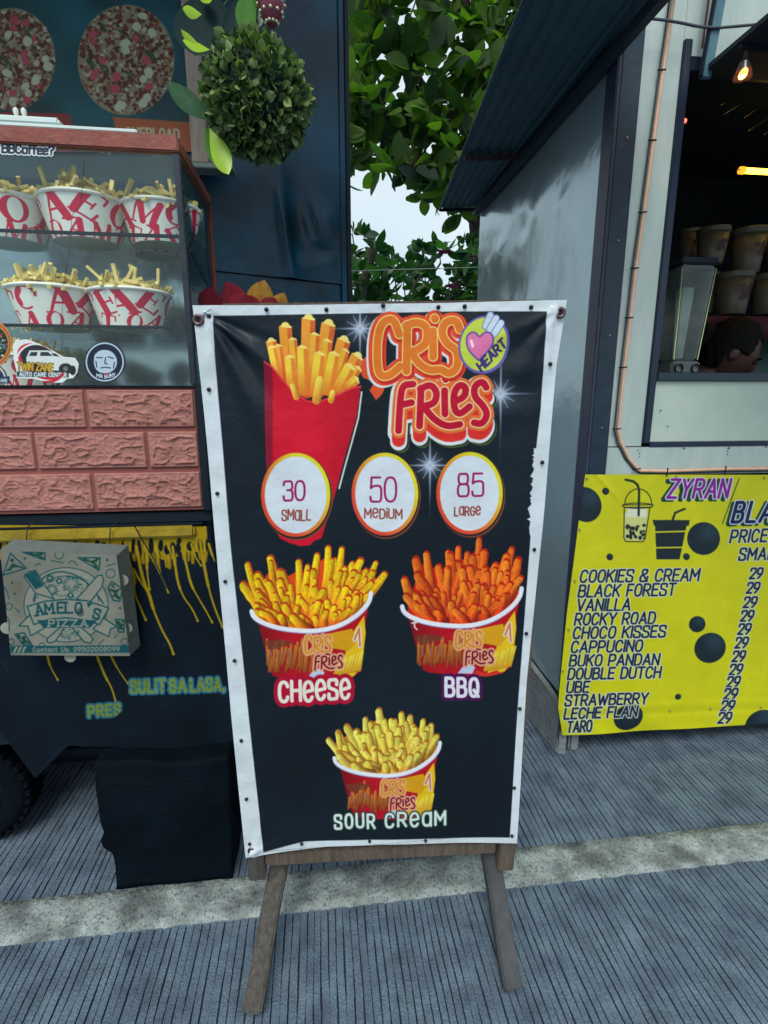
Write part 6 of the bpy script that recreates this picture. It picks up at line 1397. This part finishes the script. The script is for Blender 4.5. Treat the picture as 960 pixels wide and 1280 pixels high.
def hanging_things():
    c = atY(321, 124, 1.5); r = .126
    root = empty('topiary_ball', c, 'round hanging ball of small green artificial leaves by the stall post', 'hanging plant')
    bm = bmesh.new(); bmesh.ops.create_icosphere(bm, subdivisions=3, radius=r * .80); bmobj('core', bm, mat('topiary_core', lin(14, 34, 28), .9, bump=.5), root, True)
    lm = leafmat('topiary_leaf', lin(20, 62, 40), lin(124, 146, 84), .2, .6); pr = [leafmesh('small_leaf', .019, .0165, .3, -.1, 4, .7), leafmesh('small_leaf_b', .023, .018, .4, -.2, 4, .7)]
    rnd = random.Random(4); items = []
    for k in range(2100):
        n = Vector((rnd.gauss(0, 1), rnd.gauss(0, 1), rnd.gauss(0, 1))).normalized(); n2 = (n + Vector((rnd.gauss(0, .55), rnd.gauss(0, .55), rnd.gauss(0, .55)))).normalized()
        lump = 1 + .07 * noise.noise(n * 3.5)
        items.append((c + n * r * rnd.uniform(.78, .95) * lump, n2, rnd.uniform(0, 6.28), rnd.uniform(.7, 1.25)))
    items.sort(key=lambda it: it[0].y); scatter(root, pr, items, lm, 300, 'small_leaf')
    tube('hanging_cord', [c + Vector((0, 0, r * .8)), c + Vector((.0, .0, 1.2))], .0016, M_black, root, 5)
    # ornament
    c2 = atY(339, 10, 1.45); root = empty('lantern_ornament', c2, 'patterned silver and red hanging ornament above the leafy ball', 'ornament')
    bm = bmesh.new(); lathe(bm, [(.0015, -.042), (.010, -.034), (.022, -.02), (.030, .0), (.031, .02), (.024, .042), (.008, .055)], 20); bmobj('bead_body', bm, mat('ornament_red', lin(110, 40, 60), .35), root, True)
    tm = mat('ornament_silver', lin(180, 185, 150), .3, metal=.6)
    bm = bmesh.new()
    for k in range(10):
        for zz in range(5):
            z_ = -.03 + zz * .018; rr = np.interp(z_, [-.042, -.034, -.02, 0, .02, .042, .055], [.0015, .010, .022, .030, .031, .024, .008]); a = 2 * math.pi * (k + .5 * (zz % 2)) / 10
            q = bmesh.ops.create_uvsphere(bm, u_segments=8, v_segments=5, radius=.0042, matrix=Matrix.Translation((rr * math.cos(a), rr * math.sin(a), z_)))
    bmobj('beads', bm, tm, root, True)
    tube('hanging_cord', [c2 + Vector((0, 0, .05)), c2 + Vector((0, 0, .9))], .0012, M_black, root, 5); tube('lower_cord', [c2 - Vector((0, 0, .042)), c2 - Vector((0, 0, .058))], .002, tm, root, 5)
    bm = bmesh.new(); lathe(bm, [(.001, 0), (.004, -.006), (.010, -.03), (.013, -.05), (.001, -.052)], 10, c=(0, 0, -.056)); bmobj('tassel', bm, tm, root, True)
    # vine with broad leaves round the post
    root = empty('climbing_vine', (-.32, 1.6, 2.0), 'bright and dark broad leaves of a vine around the pale post', 'vine')
    sm = mat('vine_stem', lin(60, 84, 50), .6)
    tube('stem', [atY(x, y, 1.66) for x, y in smooth_pts([(248, -30), (244, 20), (252, 60), (262, 95), (258, 130), (262, 160), (268, 172)], 2)], .003, sm, root, 6)
    tube('stem', [atY(x, y, 1.6) for x, y in smooth_pts([(300, -20), (270, 20), (262, 70)], 2)], .003, sm, root, 6)
    dk = mat('vine_leaf_dark', lin(22, 66, 52), .4, var=.2, bump=.2, bscale=30); gr = mat('vine_leaf_green', lin(60, 112, 34), .65, var=.25, bump=.2, spec=.2); br = mat('vine_leaf_bright', lin(150, 190, 30), .4, var=.15); bd = mat('vine_leaf_deep', lin(8, 42, 44), .65, var=.3, spec=.2)
    def leaf(a, b, wd, m, Y, roll=0, fold=.25):
        A_ = atY(*a, Y); B_ = atY(*b, Y - .02); d = B_ - A_; L_ = d.length; me = leafmesh('vine_leaf', L_, wd * L_, fold, .06, 10, .5); me.materials.append(m)
        o = bpy.data.objects.new('leaf', me); COL.objects.link(o); o.parent = root
        dn = d.normalized(); back = Vector((0, 1, 0)); s = dn.cross(back).normalized(); u = s.cross(dn); Mx = Matrix(((s.x, dn.x, u.x, 0), (s.y, dn.y, u.y, 0), (s.z, dn.z, u.z, 0), (0, 0, 0, 1)))
        o.matrix_local = Matrix.Translation(-Vector(root.location)) @ Matrix.Translation(A_) @ Mx @ Matrix.Rotation(roll, 4, 'Y')
    leaf((268, 152), (208, 104), .42, mat('vine_leaf_mid', lin(34, 86, 44), .4, var=.2, bump=.2), 1.56, .2); leaf((262, 160), (287, 220), .40, br, 1.5, .15); leaf((256, 158), (284, 218), .42, gr, 1.52, -.5)
    leaf((262, 62), (228, 52), .5, br, 1.5, .4); leaf((256, 70), (226, 38), .3, br, 1.5, .1); leaf((252, 18), (228, 12), .6, br, 1.5, 0); leaf((246, 100), (262, 130), .5, gr, 1.6, .8)
    leaf((262, -20), (246, 74), .85, bd, 1.58, .15, .1); leaf((240, 5), (300, 60), .7, bd, 1.57, -.1, .1); leaf((300, -10), (290, 52), .6, bd, 1.56, .2); leaf((318, -20), (300, 38), .4, gr, 1.5, -.2); leaf((322, -20), (322, 40), .36, dk, 1.52, .3); leaf((310, -12), (312, 42), .34, gr, 1.49, .1); leaf((250, -20), (262, 6), .5, br, 1.55)
    # red-yellow croton behind the sign
    root = empty('croton_plant', (-.12, 1.55, 0), 'red and yellow leaved croton showing above the sign top left', 'plant')
    cm_ = mat('croton_leaf', lin(96, 4, 30), .45, col2=lin(150, 30, 48), vscale=22, var=.3)
    cy2 = mat('croton_leaf_yellow', lin(176, 150, 40), .45, col2=lin(150, 60, 40), vscale=30)
    bm = bmesh.new(); lathe(bm, [(.08, 0), (.11, .2), (.115, .21), (.1, .21)], 24); bmobj('pot', bm, mat('pot', lin(70, 50, 44), .8), root, True)
    for (x, y, xt, yt, w_, Y) in ((300, 392, 283, 352, .75, 1.5), (292, 398, 308, 366, .9, 1.48), (318, 400, 331, 350, .7, 1.5), (322, 402, 306, 368, .8, 1.46), (338, 402, 356, 366, .6, 1.5), (330, 398, 344, 372, .9, 1.47), (262, 398, 262, 358, .8, 1.52)):
        A_ = atY(x, y, Y); tube('stem', [Vector((-.12, 1.55, .2)), Vector((-.12, 1.53, .9)), A_], .005, mat('croton_stem', lin(70, 60, 44), .7), root, 6)
        B_ = atY(xt, yt, Y - .02); d = B_ - A_; me = leafmesh('croton_blade', d.length, w_ * d.length, .25, .05, 8, .6); me.materials.append(cy2 if x in (318, 338) else cm_); o = bpy.data.objects.new('leaf', me); COL.objects.link(o); o.parent = root
        dn = d.normalized(); s = dn.cross(Vector((0, 1, 0))).normalized(); u = s.cross(dn); Mx = Matrix(((s.x, dn.x, u.x, 0), (s.y, dn.y, u.y, 0), (s.z, dn.z, u.z, 0), (0, 0, 0, 1))); o.matrix_local = Matrix.Translation(-Vector(root.location)) @ Matrix.Translation(A_) @ Mx
hanging_things()
